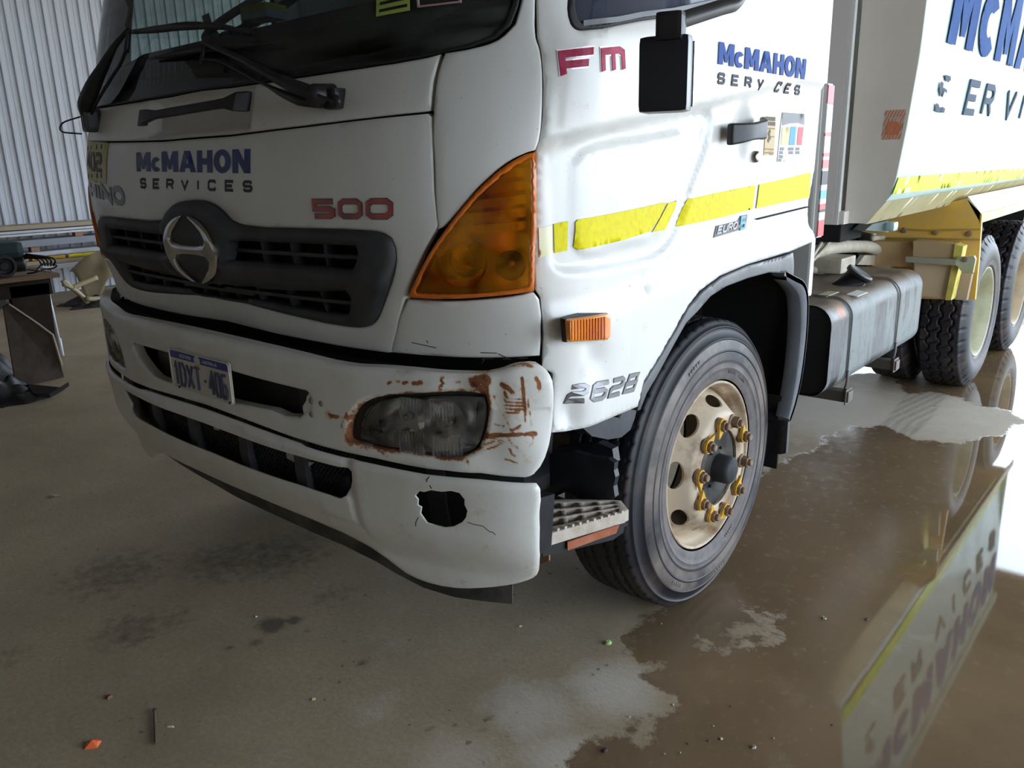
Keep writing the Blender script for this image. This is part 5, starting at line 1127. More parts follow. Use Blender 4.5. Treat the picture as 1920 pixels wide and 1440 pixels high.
# ---- hoses and small plumbing between cab and tipper
HS = part_empty('air_lines', (.6,1.7,1.05), T, 'dusty tan hoses looping behind the cab')
hm = simple('dusty_hose', (.52,.48,.39), .6, c2=(.38,.32,.24), scale=12)
def hose(pts, r, nm='hose', m=hm): Geo().tube(pts, r, 10, 5).mk(nm, m, HS, smooth=True)
hose([(0.75,1.5339,1.037),(0.75,1.7753,1.0502),(0.75,2.122,1.051),(0.75,2.5214,1.02),(0.75,2.7398,0.9933)]+[(0.75,2.9389,0.9414),(0.75,3.033,0.8777),(0.75,3.0642,0.8125)], .036)
hose([(0.75,2.7542,1.047),(0.75,3.0186,1.0279),(0.75,3.2552,0.9836),(0.75,3.4293,0.9219),(0.75,3.5007,0.8571),(0.75,3.5121,0.7902)], .016)
hose([(0.7,2.912,1.0515),(0.7,3.1612,1.0345),(0.7,3.3549,0.994),(0.7,3.4902,0.9428),(0.7,3.5183,0.8599)], .013)
hose([(0.75,1.528,1.0323),(0.75,1.7912,0.9677),(0.75,1.947,0.9413),(0.75,2.0476,0.912)], .020)
hose([(0.8,1.778,1.11),(0.8,1.6799,1.0568),(0.8,1.584,1.0078)], .010); hose([(0.8,1.899,1.1076),(0.8,1.7878,1.0625),(0.8,1.6512,1.022)], .010)
for p_ in [(0.8,2.9018,0.8679),(0.8,3.2507,0.8224)]: Geo().box(p_, (.08,.10,.09), bev=.012).mk('fitting', hm, HS)
Geo().box((.80,1.95,.985), (.18,.22,.08), bev=.012).mk('valve_block', hm, HS)
g = Geo(); g.prism([(0.72,2.5289,0.9105),(0.72,2.6487,0.9555),(0.72,2.9359,0.9267),(0.72,3.0209,0.8533)], (.03,0,0)); g.mk('bracket', hm, HS)
g = Geo(); g.prism([(0.72,2.9461,0.8919),(0.72,3.1484,0.9331),(0.72,3.2997,0.8831),(0.72,3.1249,0.8314)], (.03,0,0)); g.mk('bracket', hm, HS)
# ================================================================ TIPPER BODY
TB = part_empty('tipper_body', (0,3,1.3), T, 'white half-pipe tipper body with green-yellow stripe and big blue lettering')
M['bodywhite'] = paint('tipper_white_paint', (.56,.76,.74), (.50,.60,.44), .5, .45)
M['bodybeige'] = simple('dusty_beige_paint', (.80,.75,.68), .5, c2=(.72,.66,.57), scale=2)
M['bodybrown'] = simple('brown_body_paint', (.46,.36,.29), .6, c2=(.38,.29,.23), scale=2)  # browner paint for the recessed panel and the body floor
M['tanunder'] = simple('algae_tan_paint', (.56,.49,.30), .5, c2=(.44,.42,.16), scale=5)
YB = 1.50
patch('side_skin', TIP, [(YB,1.335),(5.6,1.325),(5.6,2.50),(YB,2.50)], [], 'bodywhite', TB, step=.06, edge=.004, thick=.012)
patch('under_skirt', TIP, [(YB,1.232),(3.0,1.237),(5.0,1.26),(5.6,1.26),(5.6,1.325),(YB,1.335)], [], 'tanunder', TB, step=.06, edge=0, thick=.012)
patch('reflective_stripe', TIP, [(YB-.01,1.368),(5.6,1.335),(5.6,1.410),(YB+.01,1.441)], [], simple('lime_reflective_tape', (.62,.88,.02), .35, c2=(.75,.85,.03), scale=4, spec=.2), TB, step=.04, edge=0, thick=0, off=.006)
# bulkhead
pr = [(np.interp(z, TIP.Z, TIP.X)-.002, z) for z in np.linspace(1.235, 2.5, 14)]
g = Geo(); g.prism([(1.0,YB,2.5)]+[(x,YB-.002,z) for x, z in pr[::-1]]+[(1.0,YB,1.235)], (0,.03,0)); g.mk('bulkhead', 'bodybeige', TB)
g = Geo(); g.prism([(-1.2,YB+.08,1.235),(1.0,YB+.08,1.235),(1.0,YB+.08,2.5),(-1.2,YB+.08,2.5)], (0,.03,0)); g.mk('bulkhead_recess', 'bodybrown', TB)
Geo().box((.935,YB-.0,1.865), (.085,.13,1.27), bev=.006).mk('bulkhead_post', simple('grey_beige_post', (.70,.66,.64), .5), TB)
Geo().box((.985,YB-.05,1.865), (.018,.03,1.27), bev=.003).mk('post_flange', simple('pale_post_edge', (.72,.72,.70), .45), TB)
Geo().box((0,YB+.02,1.262), (2.04,.16,.06), bev=.006).mk('bottom_beam', 'bodybeige', TB)
Geo().box((.86,YB-.04,1.30), (.14,.10,.07), bev=.004).mk('corner_box', simple('olive_tan_box', (.22,.18,.11), .6), TB)
Geo().box((0,3.55,1.235), (1.9,4.1,.03)).mk('body_floor', 'bodybrown', TB)
Geo().box((1.27,3.55,2.52), (.07,4.15,.07), bev=.01).mk('top_rail', 'bodywhite', TB)
Geo().box((-1.27,3.55,2.52), (.07,4.15,.07), bev=.01).mk('top_rail', 'bodywhite', TB)
Geo().box((-.0,5.6,1.87), (2.5,.05,1.26)).mk('tailgate', 'bodywhite', TB)
patch('side_skin', lambda a, b, off=0.: TIP(a, b, off)*[-1,1,1], [(YB,1.235),(5.6,1.235),(5.6,2.5),(YB,2.5)], [], 'bodywhite', TB, step=.3, edge=0, thick=.03)
bl = simple('tipper_blue_vinyl', (.02,.075,.30), .7, c2=(.04,.13,.38), scale=2, spec=.1)
heavy_word('company_name', 'letter', TIP, 'McMAHON', {'M': 1.0, 'c': .75, 'hc': .78, 'A': 1.0, 'H': .9, 'N': .95, 'O': .95}, .14, [(1.87,2.028),(5.5,2.012),(5.5,2.40),(1.95,2.42)], bl, TB, off=.008)
gv = simple('peeling_grey_vinyl', (.10,.13,.18), .7, spec=.1)
word_ = [(1.866,1.7296),(2.1425,1.7223),(2.0863,1.8188),(1.9516,1.7655)]
CS = part_empty('company_subtitle', (1.25,1.9,1.8), TB)
patch('letter', TIP, [(1.9113,1.8929),(2.0181,1.8921),(2.0402,1.8767),(1.9926,1.8623),(1.9468,1.8716)], [], gv, CS, step=.05, edge=0, thick=.0005, off=.008)
patch('letter', TIP, [(1.8688,1.8628),(1.9206,1.8562),(1.9252,1.8377),(1.9971,1.8316),(2.0191,1.8159),(1.9668,1.8208),(1.9491,1.7939),(1.9072,1.7994),(1.8688,1.8257)], [], gv, CS, step=.05, edge=0, thick=.0005, off=.008)
patch('letter', TIP, [(1.857,1.767),(1.9073,1.7616),(1.9286,1.7457),(1.9791,1.7544),(2.0337,1.7464),(2.0292,1.7268),(1.9426,1.7269),(1.8643,1.7319)], [], gv, CS, step=.05, edge=0, thick=.0005, off=.008)
for ch, ya, yb_, wv in (('E',2.42,2.62,.034),('R',2.80,3.0,.032),('V',3.38,3.62,.030),('I',3.88,3.90,.03),('C',4.22,4.42,.034),('E',4.68,4.86,.034),('S',5.14,5.34,.034)):
    letters('letter', TIP, ch, wv, .010, gv, CS, [(ya,1.745),(yb_,1.745),(yb_+.02,1.885),(ya+.02,1.885)], base=.001)
FS = part_empty('fire_sticker', (1.15,YB-.005,1.68), T, 'orange striped FIRE sticker with telephone symbol')
q = [(1.1319,1.495,1.6057),(1.215,1.495,1.6048),(1.2269,1.495,1.7291),(1.1407,1.495,1.7298)]; q = xz(q)
fS = frontY(YB-.001)
orng = simple('orange_sticker', (.72,.20,.08), .5); pale = simple('pale_sticker', (.58,.50,.44), .5)
patch('sticker_sheet', fS, q, [], pale, FS, step=.1, edge=0, thick=0, off=.001)
for k in range(9):
    u0 = -.35+k*.155; L = []
    for u, v in ((u0,0),(u0+.45,1)):
        L.append((u, v))
    # clip to the sheet
    a, b = L; ta = max(0, (0.02-a[0])/.45); tb = min(1, (.98-a[0])/.45)
    if tb-ta > .05: ribbons('stripe', fS, [[(a[0]+.45*ta, ta), (a[0]+.45*tb, tb)]], .0048, .002, orng, FS, quad=q)
letters('letter', fS, 'FIRE', .004, .004, pale, FS, [tuple(np.array(q[3])*.72+np.array(q[2])*.28-[.0,.052]), tuple(np.array(q[3])*.25+np.array(q[2])*.75-[0,.052]), tuple(np.array(q[3])*.25+np.array(q[2])*.75-[0,.032]), tuple(np.array(q[3])*.72+np.array(q[2])*.28-[0,.032])])
cx_, cz_ = np.mean([p[0] for p in q]), np.mean([p[1] for p in q])-.012
patch('telephone_symbol', fS, [(cx_-.024,cz_-.030),(cx_+.024,cz_-.030),(cx_+.020,cz_+.0),(cx_+.026,cz_+.010),(cx_+.020,cz_+.024),(cx_-.020,cz_+.024),(cx_-.026,cz_+.010),(cx_-.020,cz_)], [ell(cx_,cz_-.006,.011,.011,14)], orng, FS, step=.05, edge=0, thick=0, off=.005)
# dark sub-frame, lamp, red-white tape strip
Geo().box((.55,1.62,1.19), (.9,.30,.09), bev=.01).mk('subframe', 'void', T)
Geo().box((.70,1.60,1.13), (.10,.06,.14), bev=.004).mk('grey_bracket', 'greyplastic', T)
g = Geo(); g.prism([(1.08,1.5609,1.1985),(1.08,1.9275,1.1594),(1.08,1.9084,1.2191),(1.08,1.6621,1.2209)], (-.06,0,0)); g.mk('lamp_bracket', simple('dark_green_bracket', (.05,.08,.07), .6), T)
lp = Vector([(1.1,1.8914,1.1945)][0]); g = Geo().box(lp, (.05,.075,.045), bev=.015); o = g.mk('clearance_lamp', simple('pale_blue_lamp', (.45,.62,.66), .2), T)
TS_ = part_empty('tape_strip', (1.17,.74,1.5), T, 'vertical strip of red, white and teal safety tape behind the cab')
Geo().box((1.185,.672,1.52), (.016,.05,.55)).mk('strip_plate', simple('strip_white', (.72,.72,.72), .5), TS_)
sc_ = {'r': simple('strip_red', (.70,.04,.06), .4), 'w': simple('strip_white_b', (.78,.76,.78), .4), 'k': simple('strip_dark', (.06,.06,.07), .5), 't': simple('strip_teal', (.05,.42,.45), .4)}
zz = 1.79
for cch, hgt in zip('rwrwrwrwkwtwrkwr', (.065,.10,.012,.06,.012,.012,.03,.01,.05,.02,.03,.02,.02,.01,.03,.06)):
    Geo().box((1.195,.675,zz-hgt/2), (.004,.058,hgt*.98)).mk('tape_piece', sc_[cch], TS_); zz -= hgt
# ---- yellow rear guard, boxes, strap
YG = part_empty('rear_guard', (1.0,2.95,1.0), T, 'faded yellow rear mudguard carrier with bolts')
yel = simple('faded_yellow_paint', (.82,.50,.09), .5, c2=(.70,.46,.15), scale=6)
g = Geo(); g.prism([(0.4247,2.97,1.116),(0.6981,2.97,1.05),(0.6584,2.97,0.9473),(0.6675,2.97,0.8454),(0.9134,2.97,0.794),(0.9638,2.97,0.6636),(1.3059,2.97,0.6874),(1.2985,2.97,0.9474),(1.2845,2.97,1.188),(1.1936,2.97,1.2784),(0.8746,2.97,1.1862),(0.6921,2.97,1.1165)], (0,.03,0)); g.mk('carrier_plate', yel, YG)
ribbons('fold_line', frontY(2.965), [xz([(0.6957,2.965,1.0937),(1.0071,2.965,1.0873),(1.2872,2.965,1.1026)]), xz([(0.7015,2.965,1.0305),(1.0121,2.965,1.0393),(1.2943,2.965,1.0411)])], .008, .006, simple('mustard_fold', (.42,.28,.07), .6), YG, split=True)
for px in [(0.8721,2.96,1.0832),(1.0511,2.96,1.0764),(1.2302,2.96,1.0732)]: Geo().lathe([(0,.012),(.014,.010),(.018,0)], (px[0],2.968,px[2]), 'Y', 12, -1).mk('bolt', 'rustm', YG)
tan = simple('tan_case', (.72,.55,.35), .55, c2=(.64,.50,.30), scale=5)
g = Geo(); g.prism([(0.9723,2.8,1.036),(1.1978,2.8,1.0269),(1.2213,2.8,0.9912),(1.2191,2.8,0.9356),(1.2107,2.8,0.7032),(1.0056,2.8,0.7045)], (0,.14,0)); o = g.mk('battery_case', tan, YG); mo = o.modifiers.new('b', 'BEVEL'); mo.width = .01; mo.segments = 2
g = Geo(); g.prism([(0.9749,2.79,1.037),(1.2,2.79,1.0279),(1.1976,2.79,0.9479),(0.9844,2.79,0.9425)], (0,.16,0)); g.mk('case_lid', simple('brown_lid', (.50,.36,.20), .6), YG)
g = Geo(); g.prism([(1.2021,2.78,1.0289),(1.2475,2.78,1.0188),(1.2447,2.78,0.9698),(1.2182,2.78,0.7036),(1.1871,2.78,0.7008),(1.2018,2.78,0.9306)], (0,.10,0)); g.mk('yellow_end_strip', simple('bright_yellow_edge', (.80,.66,.16), .5, c2=(.55,.50,.10), scale=12), YG)
g = Geo(); g.prism([(0.7222,2.85,1.0213),(0.9242,2.85,1.02),(0.965,2.85,0.9738),(0.9747,2.85,0.8778),(0.7397,2.85,0.8632)], (0,.10,0)); g.mk('second_case', simple('brown_case', (.56,.38,.19), .6), YG)
g = Geo(); g.prism([(0.9558,2.74,0.9492),(1.226,2.74,0.9454),(1.2297,2.74,0.912),(0.9589,2.74,0.9177)], (0,.02,0)); g.mk('steel_strap', simple('grey_green_strap', (.36,.36,.27), .5), YG)
g = Geo(); g.prism([(1.2173,2.75,0.9285),(1.2359,2.75,0.9602),(1.3139,2.75,0.9705),(1.324,2.75,0.9529),(1.3195,2.75,0.8738),(1.2649,2.75,0.8732)], (0,.03,0)); g.mk('end_bracket', simple('pale_green_plate', (.56,.57,.42), .5, c2=(.45,.47,.2), scale=10), YG)
Geo().lathe([(0,.010),(.012,.008),(.015,0)], (*[[(1.2724,2.74,0.948)][0][0]],2.748,[(1.2724,2.74,0.948)][0][2]), 'Y', 12, -1).mk('bolt', 'rustm', YG)
g = Geo(); g.prism([(1.2179,2.9,0.6896),(1.2118,2.9,0.849),(1.2854,2.9,0.8476),(1.2749,2.9,0.6915)], (0,.05,0)); g.mk('pale_flap', simple('dusty_pink_flap', (.42,.33,.26), .6), YG)
# top plate of the guard running rearward
g = Geo(); V = [(1.20,2.97,1.29),(1.20,5.6,1.29),(1.275,5.6,1.215),(1.275,2.97,1.20),(1.20,2.97,1.27),(1.20,5.6,1.27),(1.275,5.6,1.155),(1.275,2.97,1.150)]
g.add(V, [(0,1,2,3),(3,2,6,7),(4,5,1,0),(0,3,7,4),(1,5,6,2),(7,6,5,4)]); o = g.mk('guard_top', simple('white_algae_plate', (.72,.72,.60), .45, c2=(.60,.62,.28), scale=6), YG)
Geo().box((1.278,4.28,1.165), (.008,2.62,.055)).mk('guard_lip', 'tanunder', YG)
Geo().box((.95,4.3,1.24), (.50,2.6,.02)).mk('guard_sheet', yel, YG)
Geo().box((.60,4.6,1.0), (.02,3.3,.5)).mk('dark_splash_wall', 'void', YG)
Geo().box((.55,5.55,.95), (1.1,.02,.5)).mk('dark_rear_flap', 'void', YG)

# ================================================================ CAB INTERIOR SEEN THROUGH THE SCREEN
DI = part_empty('dashboard', (0,-.75,1.8), T, 'dark dashboard')
g = Geo(); g.prism([(-.98,-.97,1.82),(-.98,-.92,1.93),(-.98,-.80,2.0),(-.98,-.55,2.02),(-.98,-.50,1.5),(-.98,-.96,1.5)], (1.96,0,0)); g.mk('dash_top', simple('dark_dash', (.018,.02,.022), .8), DI)
SW = part_empty('steering_wheel', (-.55,-.42,1.95), T, 'black steering wheel')
gg = Geo(); R = Vector((0,-.55,.85)).to_track_quat('Z','Y').to_matrix(); c = Vector((-.60,-.52,2.14))
gg.tube([R @ Vector((.22*math.cos(a), .22*math.sin(a), 0))+c for a in np.linspace(0, 2*PI, 33)], .016, 8, 1, caps=False); gg.mk('rim', 'black', SW, smooth=True)
Geo().tube([tuple(c), (-.60,-.66,1.90)], .03, 8).mk('column', 'black', SW)
for x in (-.55, .55):
    SE = part_empty('seat', (x,.1,1.7), T, 'dark cab seat')
    sm_ = simple('dark_seat_cloth', (.022,.024,.03), .85)
    Geo().box((x,.05,1.78), (.48,.48,.16), bev=.04).mk('cushion', sm_, SE)
    Geo().box((x,.34,2.26), (.50,.16,.80), Matrix.Rotation(-.2, 3, 'X'), .05).mk('backrest', sm_, SE)
    Geo().box((x,.46,2.70), (.28,.10,.10), Matrix.Rotation(-.2, 3, 'X'), .04).mk('headrest', sm_, SE)
TBX = thing('tissue_box', (-.155,-.90,1.875), 'small yellow and pale blue box standing on the dashboard behind the windscreen', 'box')
b0 = [(-0.1244,-0.85,1.9967),(-0.1129,-0.85,2.052),(-0.0402,-0.85,2.0484),(0.0364,-0.85,2.032),(0.0297,-0.85,1.9797),(-0.0482,-0.85,1.9922)]
cxx = (b0[0][0]+b0[3][0])/2; zb_, zt_ = b0[0][2]+.006, b0[2][2]-.004
Rz = Matrix.Rotation(math.radians(10), 3, 'Z'); hh = zt_-zb_
Geo().box((cxx,-.85,zb_+hh*.28), (.115,.085,hh*.56), Rz, .002).mk('carton', simple('pale_blue_carton', (.55,.68,.72), .5), TBX)
Geo().box((cxx,-.85,zb_+hh*.78), (.117,.087,hh*.44), Rz, .002).mk('yellow_top', simple('yellow_carton', (.75,.66,.12), .5), TBX)
Geo().box((cxx-.0585,-.86,zb_+hh*.5), (.003,.078,hh*.98), Rz).mk('yellow_end', simple('yellow_carton_b', (.50,.44,.10), .5), TBX)
for i, (P, nm, lab) in enumerate((([(-0.2075,-0.95,1.9715),(-0.1605,-0.95,1.9755),(-0.1476,-0.95,1.9615),(-0.1648,-0.95,1.9572)], 'paper_scrap', 'small white paper scrap on the dash beside the wiper arm'),
                   ([(-0.136,-0.95,1.9696),(-0.0947,-0.95,1.9694),(-0.0897,-0.95,1.9503),(-0.1274,-0.95,1.9515)], 'paper_scrap', 'square white paper scrap in the middle of the three on the dash'),
                   ([(-0.0856,-0.95,1.9683),(-0.0268,-0.95,1.969),(0.02,-0.95,1.9635),(0.0198,-0.95,1.9485),(-0.0553,-0.95,1.9511),(-0.0818,-0.95,1.9571)], 'paper_scrap', 'widest white paper scrap on the dash, nearest the yellow box'),
                   ([(-0.5072,-0.8,2.0791),(-0.4583,-0.8,2.0832),(-0.4426,-0.8,2.0434),(-0.4974,-0.8,2.0447)], 'paper_note', 'white note stuck upright behind the windscreen above the wiper'))):
    g = Geo(); g.prism(P, (0,.002,0)); o = g.mk(nm, simple('paper_white_%d' % i, (.62,.68,.72), .6)); tag(o, lab, 'paper')
# ================================================================ WORKBENCH AND CLUTTER ON THE LEFT
wood = simple('worn_bench_timber', (.30,.19,.11), .7, c2=(.20,.13,.08), scale=9, stretch=(1,.15,1))
darkply = simple('dark_stained_ply', (.040,.030,.025), .9, c2=(.065,.05,.04), scale=6, spec=.2)
WB = thing('workbench', (-4.7,-.7,0), 'rough timber workbench with dark plywood end panel at the left edge', 'workbench')
Geo().box((-4.95,-1.02,.785), (.80,2.06,.035), bev=.003).mk('bench_top', wood, WB)
Geo().box((-4.95,-1.02,.70), (.70,1.95,.12), bev=.003).mk('apron', darkply, WB)
g = Geo(); g.prism([(-4.60,-.10,.004),(-4.60,-.345,.004),(-4.60,-.345,.73),(-4.60,-.065,.73)], (-.03,0,0)); g.mk('end_panel', darkply, WB)
Geo().box((-5.25,-.12,.36), (.06,.09,.71)).mk('leg', darkply, WB); Geo().box((-5.25,-1.9,.36), (.06,.09,.71)).mk('leg', darkply, WB); Geo().box((-4.62,-1.9,.36), (.06,.09,.71)).mk('leg', darkply, WB)
lp = thing('leaning_board', (-4.42,-.25,0), 'thin brown board with a pale broken edge leaning against the bench end', 'board')
g = Geo(); g.prism([(-4.40,-.145,.003),(-4.36,-.50,.003),(-4.50,-.44,.60),(-4.50,-.40,.62),(-4.46,-.24,.44),(-4.44,-.155,.34)], (-.022,0,0)); g.mk('board', simple('brown_board', (.10,.075,.06), .9, c2=(.065,.048,.04), scale=12, spec=.2), lp)
g = Geo(); g.tube([(-4.505,-.40,.615),(-4.462,-.24,.442),(-4.442,-.157,.342),(-4.40,-.146,.10)], .010, 5, 1); g.mk('broken_edge', simple('pale_torn_edge', (.42,.34,.26), .7), lp)
bs = thing('rubber_scrap', (-4.2,-.35,0), 'heap of black rubber sheet slumped on the floor under the bench', 'rubber')
def heap(nm, cx, cy, rx, ry, h, m, par, seed=1, n=26):
    rnd = np.random.RandomState(seed); V = []; ph = rnd.rand(6)*6
    for i in range(n):
        for j in range(n):
            u, v = i/(n-1)*2-1, j/(n-1)*2-1; r = math.hypot(u, v)
            z = max(0, 1-r**2.2)*h*(.7+.3*math.sin(5*u+ph[0])*math.cos(4*v+ph[1])+.18*math.sin(11*u+ph[2]+3*v)+.12*math.sin(13*v+ph[3]))
            V.append((cx+u*rx*(1+.12*math.sin(4*v+ph[4])), cy+v*ry*(1+.12*math.sin(5*u+ph[5])), max(z, 0)+.002))
    F = [(i*n+j, (i+1)*n+j, (i+1)*n+j+1, i*n+j+1) for i in range(n-1) for j in range(n-1)]
    o = mk(nm, V, F, m, par, True); mo = o.modifiers.new('s', 'SOLIDIFY'); mo.thickness = .006; return o
rub = simple('black_scrap_rubber', (.010,.010,.012), .6, c2=(.035,.032,.032), scale=8)
heap('sheet', -4.17,-.66, .17, .26, .15, rub, bs, 3)
g = Geo(); g.prism([(-4.18,-.48,.03),(-3.82,-.37,.035),(-3.78,-.33,.075),(-3.80,-.46,.012),(-3.95,-.52,.010)], (0,0,.03)); g.mk('flap', simple('grey_rubber_flap', (.05,.046,.045), .6), bs)
heap('sheet', -4.03,-.60, .20, .18, .05, rub, bs, 8, 18)
heap('sheet', -4.90,-.62, .20, .30, .34, rub, bs, 11, 20)
# angle grinder bag / machine on the bench
MC = thing('compressor', (-4.75,-.33,.80), 'dark green and black small compressor with wheel sitting on the bench', 'compressor')
teal = simple('dark_teal_plastic', (.012,.035,.042), .5, c2=(.02,.05,.055), scale=5)
Geo().box((-4.80,-.36,1.00), (.34,.36,.13), bev=.05).mk('motor_cover', teal, MC)
g = Geo(); g.tube([(-4.95,-.62,.90),(-4.8,-.40,.895),(-4.68,-.18,.90)], [.075,.08,.07], 14, 3); g.mk('tank', 'black', MC, smooth=True)
gg = Geo(); gg.lathe([(0,.02),(.03,.02),(.035,.012),(.055,.015),(.062,.03),(.082,.03),(.086,.015),(.086,-.015),(.07,-.02)], (-4.60,-.355,.892), 'X', 28); gg.mk('wheel', simple('black_wheel', (.02,.02,.022), .5), MC)
for k in range(5):
    g = Geo(); x = -4.70+.03*k; g.tube([(x,-.20,.93+.01*k),(x+.04,-.10+.02*k,.92),(x+.02,-.06+.01*k,.86)], .008, 6); g.mk('hose_stub', 'black', MC, smooth=True)
cb = thing('black_cable', (-4.65,-.1,.81), 'loop of black cable at the end of the bench', 'cable')
Geo().tube([(-4.53,-.17,.83),(-4.54,-.10,.885),(-4.56,.00,.865),(-4.58,-.02,.84),(-4.62,-.08,.835),(-4.60,-.14,.822),(-4.62,-.20,.816)], .006, 7, 6).mk('loop', 'black', cb, smooth=True)
Geo().tube([(-4.60,-.20,.85),(-4.58,-.12,.83),(-4.60,-.05,.815),(-4.63,-.02,.812)], .005, 6, 5).mk('loop', simple('dark_red_flex', (.05,.02,.02), .6), cb, smooth=True)
TR = thing('trestle', (-5.25,.17,0), 'white tubular steel trestle leg standing behind the bench end', 'trestle')
wt_ = simple('white_tube', (.62,.64,.66), .4)
Geo().tube([(-5.235,.152,.003),(-5.20,.115,.66)], .016, 8, 1).mk('leg', wt_, TR, smooth=True)
Geo().tube([(-5.235,.150,.003),(-5.235,.150,.16)], .021, 8, 1).mk('foot_sleeve', wt_, TR, smooth=True)
Geo().tube([(-5.20,.115,.655),(-5.85,.115,.655)], .014, 8, 1).mk('top_rail', wt_, TR, smooth=True)
Geo().tube([(-5.85,.115,.655),(-5.89,.15,.003)], .016, 8, 1).mk('leg', wt_, TR, smooth=True)
g = Geo(); g.tube([(-4.95,-.10,.822),(-4.92,-.02,.824),(-4.90,.025,.81),(-4.91,.030,.75)], .012, 7, 3); o = g.mk('pale_strap', simple('pale_strap', (.55,.55,.52), .5)); tag(o, 'pale flat strap bent over the rear end of the bench', 'strap')
# long stock stacked against the wall
def beam(nm, x, y0, y1, z, w, h, m, lab, cat='beam', grp='lengths of steel and timber racked along the wall'):
    o = Geo().box((x,(y0+y1)/2,z), (w,y1-y0,h), bev=.004).mk(nm, m); tag(o, lab, cat, grp); return o
galv = simple('galvanised_section', (.52,.54,.58), .4, .3, c2=(.42,.44,.48), scale=3); pine = simple('weathered_pine', (.42,.33,.23), .7, c2=(.34,.26,.19), scale=5, stretch=(1,.1,1)); dull = simple('dull_grey_section', (.26,.27,.32), .5)
beam('timber_plank', -9.15,-3.2,3.6,.930,.42,.05,pine,'brown timber plank lying on top of the racked lengths by the wall','plank')
beam('steel_channel', -9.05,-3.2,3.7,.880,.32,.030,galv,'bright steel channel directly under the top timber plank')
beam('steel_channel', -9.02,-3.2,3.7,.846,.34,.026,simple('bright_section', (.66,.66,.66), .35),'thin bright steel strip below the top channel')
beam('steel_channel', -9.00,-3.2,3.8,.735,.32,.085,dull,'deep dull grey steel beam in the middle of the rack')
beam('steel_channel', -8.96,-3.2,3.8,.60,.32,.055,galv,'pale steel channel under the dull grey beam')
beam('timber_plank', -8.93,-3.0,3.8,.50,.45,.045,pine,'tan timber board low in the rack with tools on it','plank')
beam('steel_channel', -8.72,-3.2,3.9,.44,.10,.06,simple('white_section', (.70,.72,.74), .4),'white steel section at the front edge below the low tan board')
for i, (y, z, h) in enumerate(((1.85,.805,.05),(1.30,.66,.062),(-.8,.805,.05),(-1.2,.66,.062),(3.1,.66,.062))):
    o = Geo().box((-8.92,y,z), (.10,.10,h), bev=.006).mk('timber_packer', simple('orange_brown_packer_%d' % i, (.36,.20,.12), .8)); tag(o, 'small orange-brown packer block between the racked lengths, %s' % ('under the bright strip near the cab' if i == 0 else 'under the grey beam' if i == 1 else 'further along the rack at place %s' % 'abc'[i-2]), 'block', 'packer blocks in the rack')
for x, hh in ((-9.2,.46),(-8.8,.41)):
    for y in (-2.4,.6,3.4):
        pass
for j, y in enumerate((-2.4,.75,3.4)):
    o = Geo().box((-9.0,y,.2055), (.62,.12,.405)).mk('rack_bearer', simple('dark_bearer_%d' % j, (.05,.045,.04), .8)); tag(o, 'dark bearer block holding up the racked lengths, %s' % ('left of the bench','behind the bench end','hidden behind the cab')[j], 'block', 'bearers under the rack')
for k, (lab, c_, y0_, y1_, z_) in enumerate((('yellow-orange level lying on the low tan board', (.72,.42,.06), .85,1.15,.548),('orange tube lying along the low tan board', (.68,.38,.06), 1.20,1.58,.548),('bright yellow handle on the low tan board beside the tan cover', (.85,.72,.03), 1.63,1.98,.548))):
    g = Geo().tube([(-8.75,y0_,z_),(-8.74,(y0_+y1_)/2,z_),(-8.73,y1_,z_)], .022, 8, 1); o = g.mk(('spirit_level','orange_tube','yellow_handle')[k], simple('tool_col_%d' % k, c_, .5)); tag(o, lab, 'tool')
# tan cover and pipes in a heap
TC = thing('crumpled_tan_cover', (-8.2,1.65,0), 'crumpled tan cover draped over junk beside the cab', 'cover')
m_t = simple('tan_canvas', (.46,.38,.24), .7, c2=(.36,.29,.18), scale=5)
g = Geo(); n_ = 22; V = []
for i in range(n_):
    for j in range(n_):
        u, v = i/(n_-1), j/(n_-1)
        y = 1.50+u*.85; z = .38+.30*math.sin(min(1, u*1.3)*PI*.5)-.36*v*v+.03*math.sin(9*u+4*v)-.10*(v > .5)*math.sin(14*u)*(v-.5); x = -8.42+.36*v+.04*math.sin(7*u)
        V.append((x,y,max(z,.03)))
F = [(i*n_+j, (i+1)*n_+j, (i+1)*n_+j+1, i*n_+j+1) for i in range(n_-1) for j in range(n_-1)]
o = mk('cover', V, F, m_t, TC, True); mo = o.modifiers.new('s', 'SOLIDIFY'); mo.thickness = .01
JP = thing('dark_junk_heap', (-8.1,1.6,0), 'dark heap of scrap on the floor under the tan cover', 'scrap')
heap('heap', -8.10,1.72,.36,.46,.14, simple('dark_scrap', (.022,.022,.026), .7, c2=(.12,.09,.08), scale=14, lo=.55, hi=.7), JP, 5)
tp = simple('tan_pipe_paint', (.42,.34,.20), .55)
PF = thing('bent_tan_pipe', (-7.9,1.5,.1), 'bent tan pipe frame lying on the dark scrap heap', 'pipe')
for pts in ([(-7.9,1.2055,0.3087),(-7.9,1.2815,0.2607),(-7.9,1.3644,0.1724),(-7.9,1.4245,0.086)], [(-7.9,1.4245,0.086),(-7.9,1.4446,0.0177),(-7.9,1.4271,-0.052)], [(-7.9,1.2903,0.2403),(-7.9,1.394,0.2782),(-7.9,1.4909,0.3048),(-7.9,1.6026,0.3365)], [(-7.85,1.4067,0.0995),(-7.85,1.5606,0.0842),(-7.85,1.7213,0.088)], [(-7.9,1.2007,0.3157),(-7.9,1.233,0.3306),(-7.9,1.2621,0.2887)]):
    Geo().tube([(x, y, max(z, .03)) for x, y, z in pts], .030, 8, 3).mk('pipe', tp, PF, smooth=True)
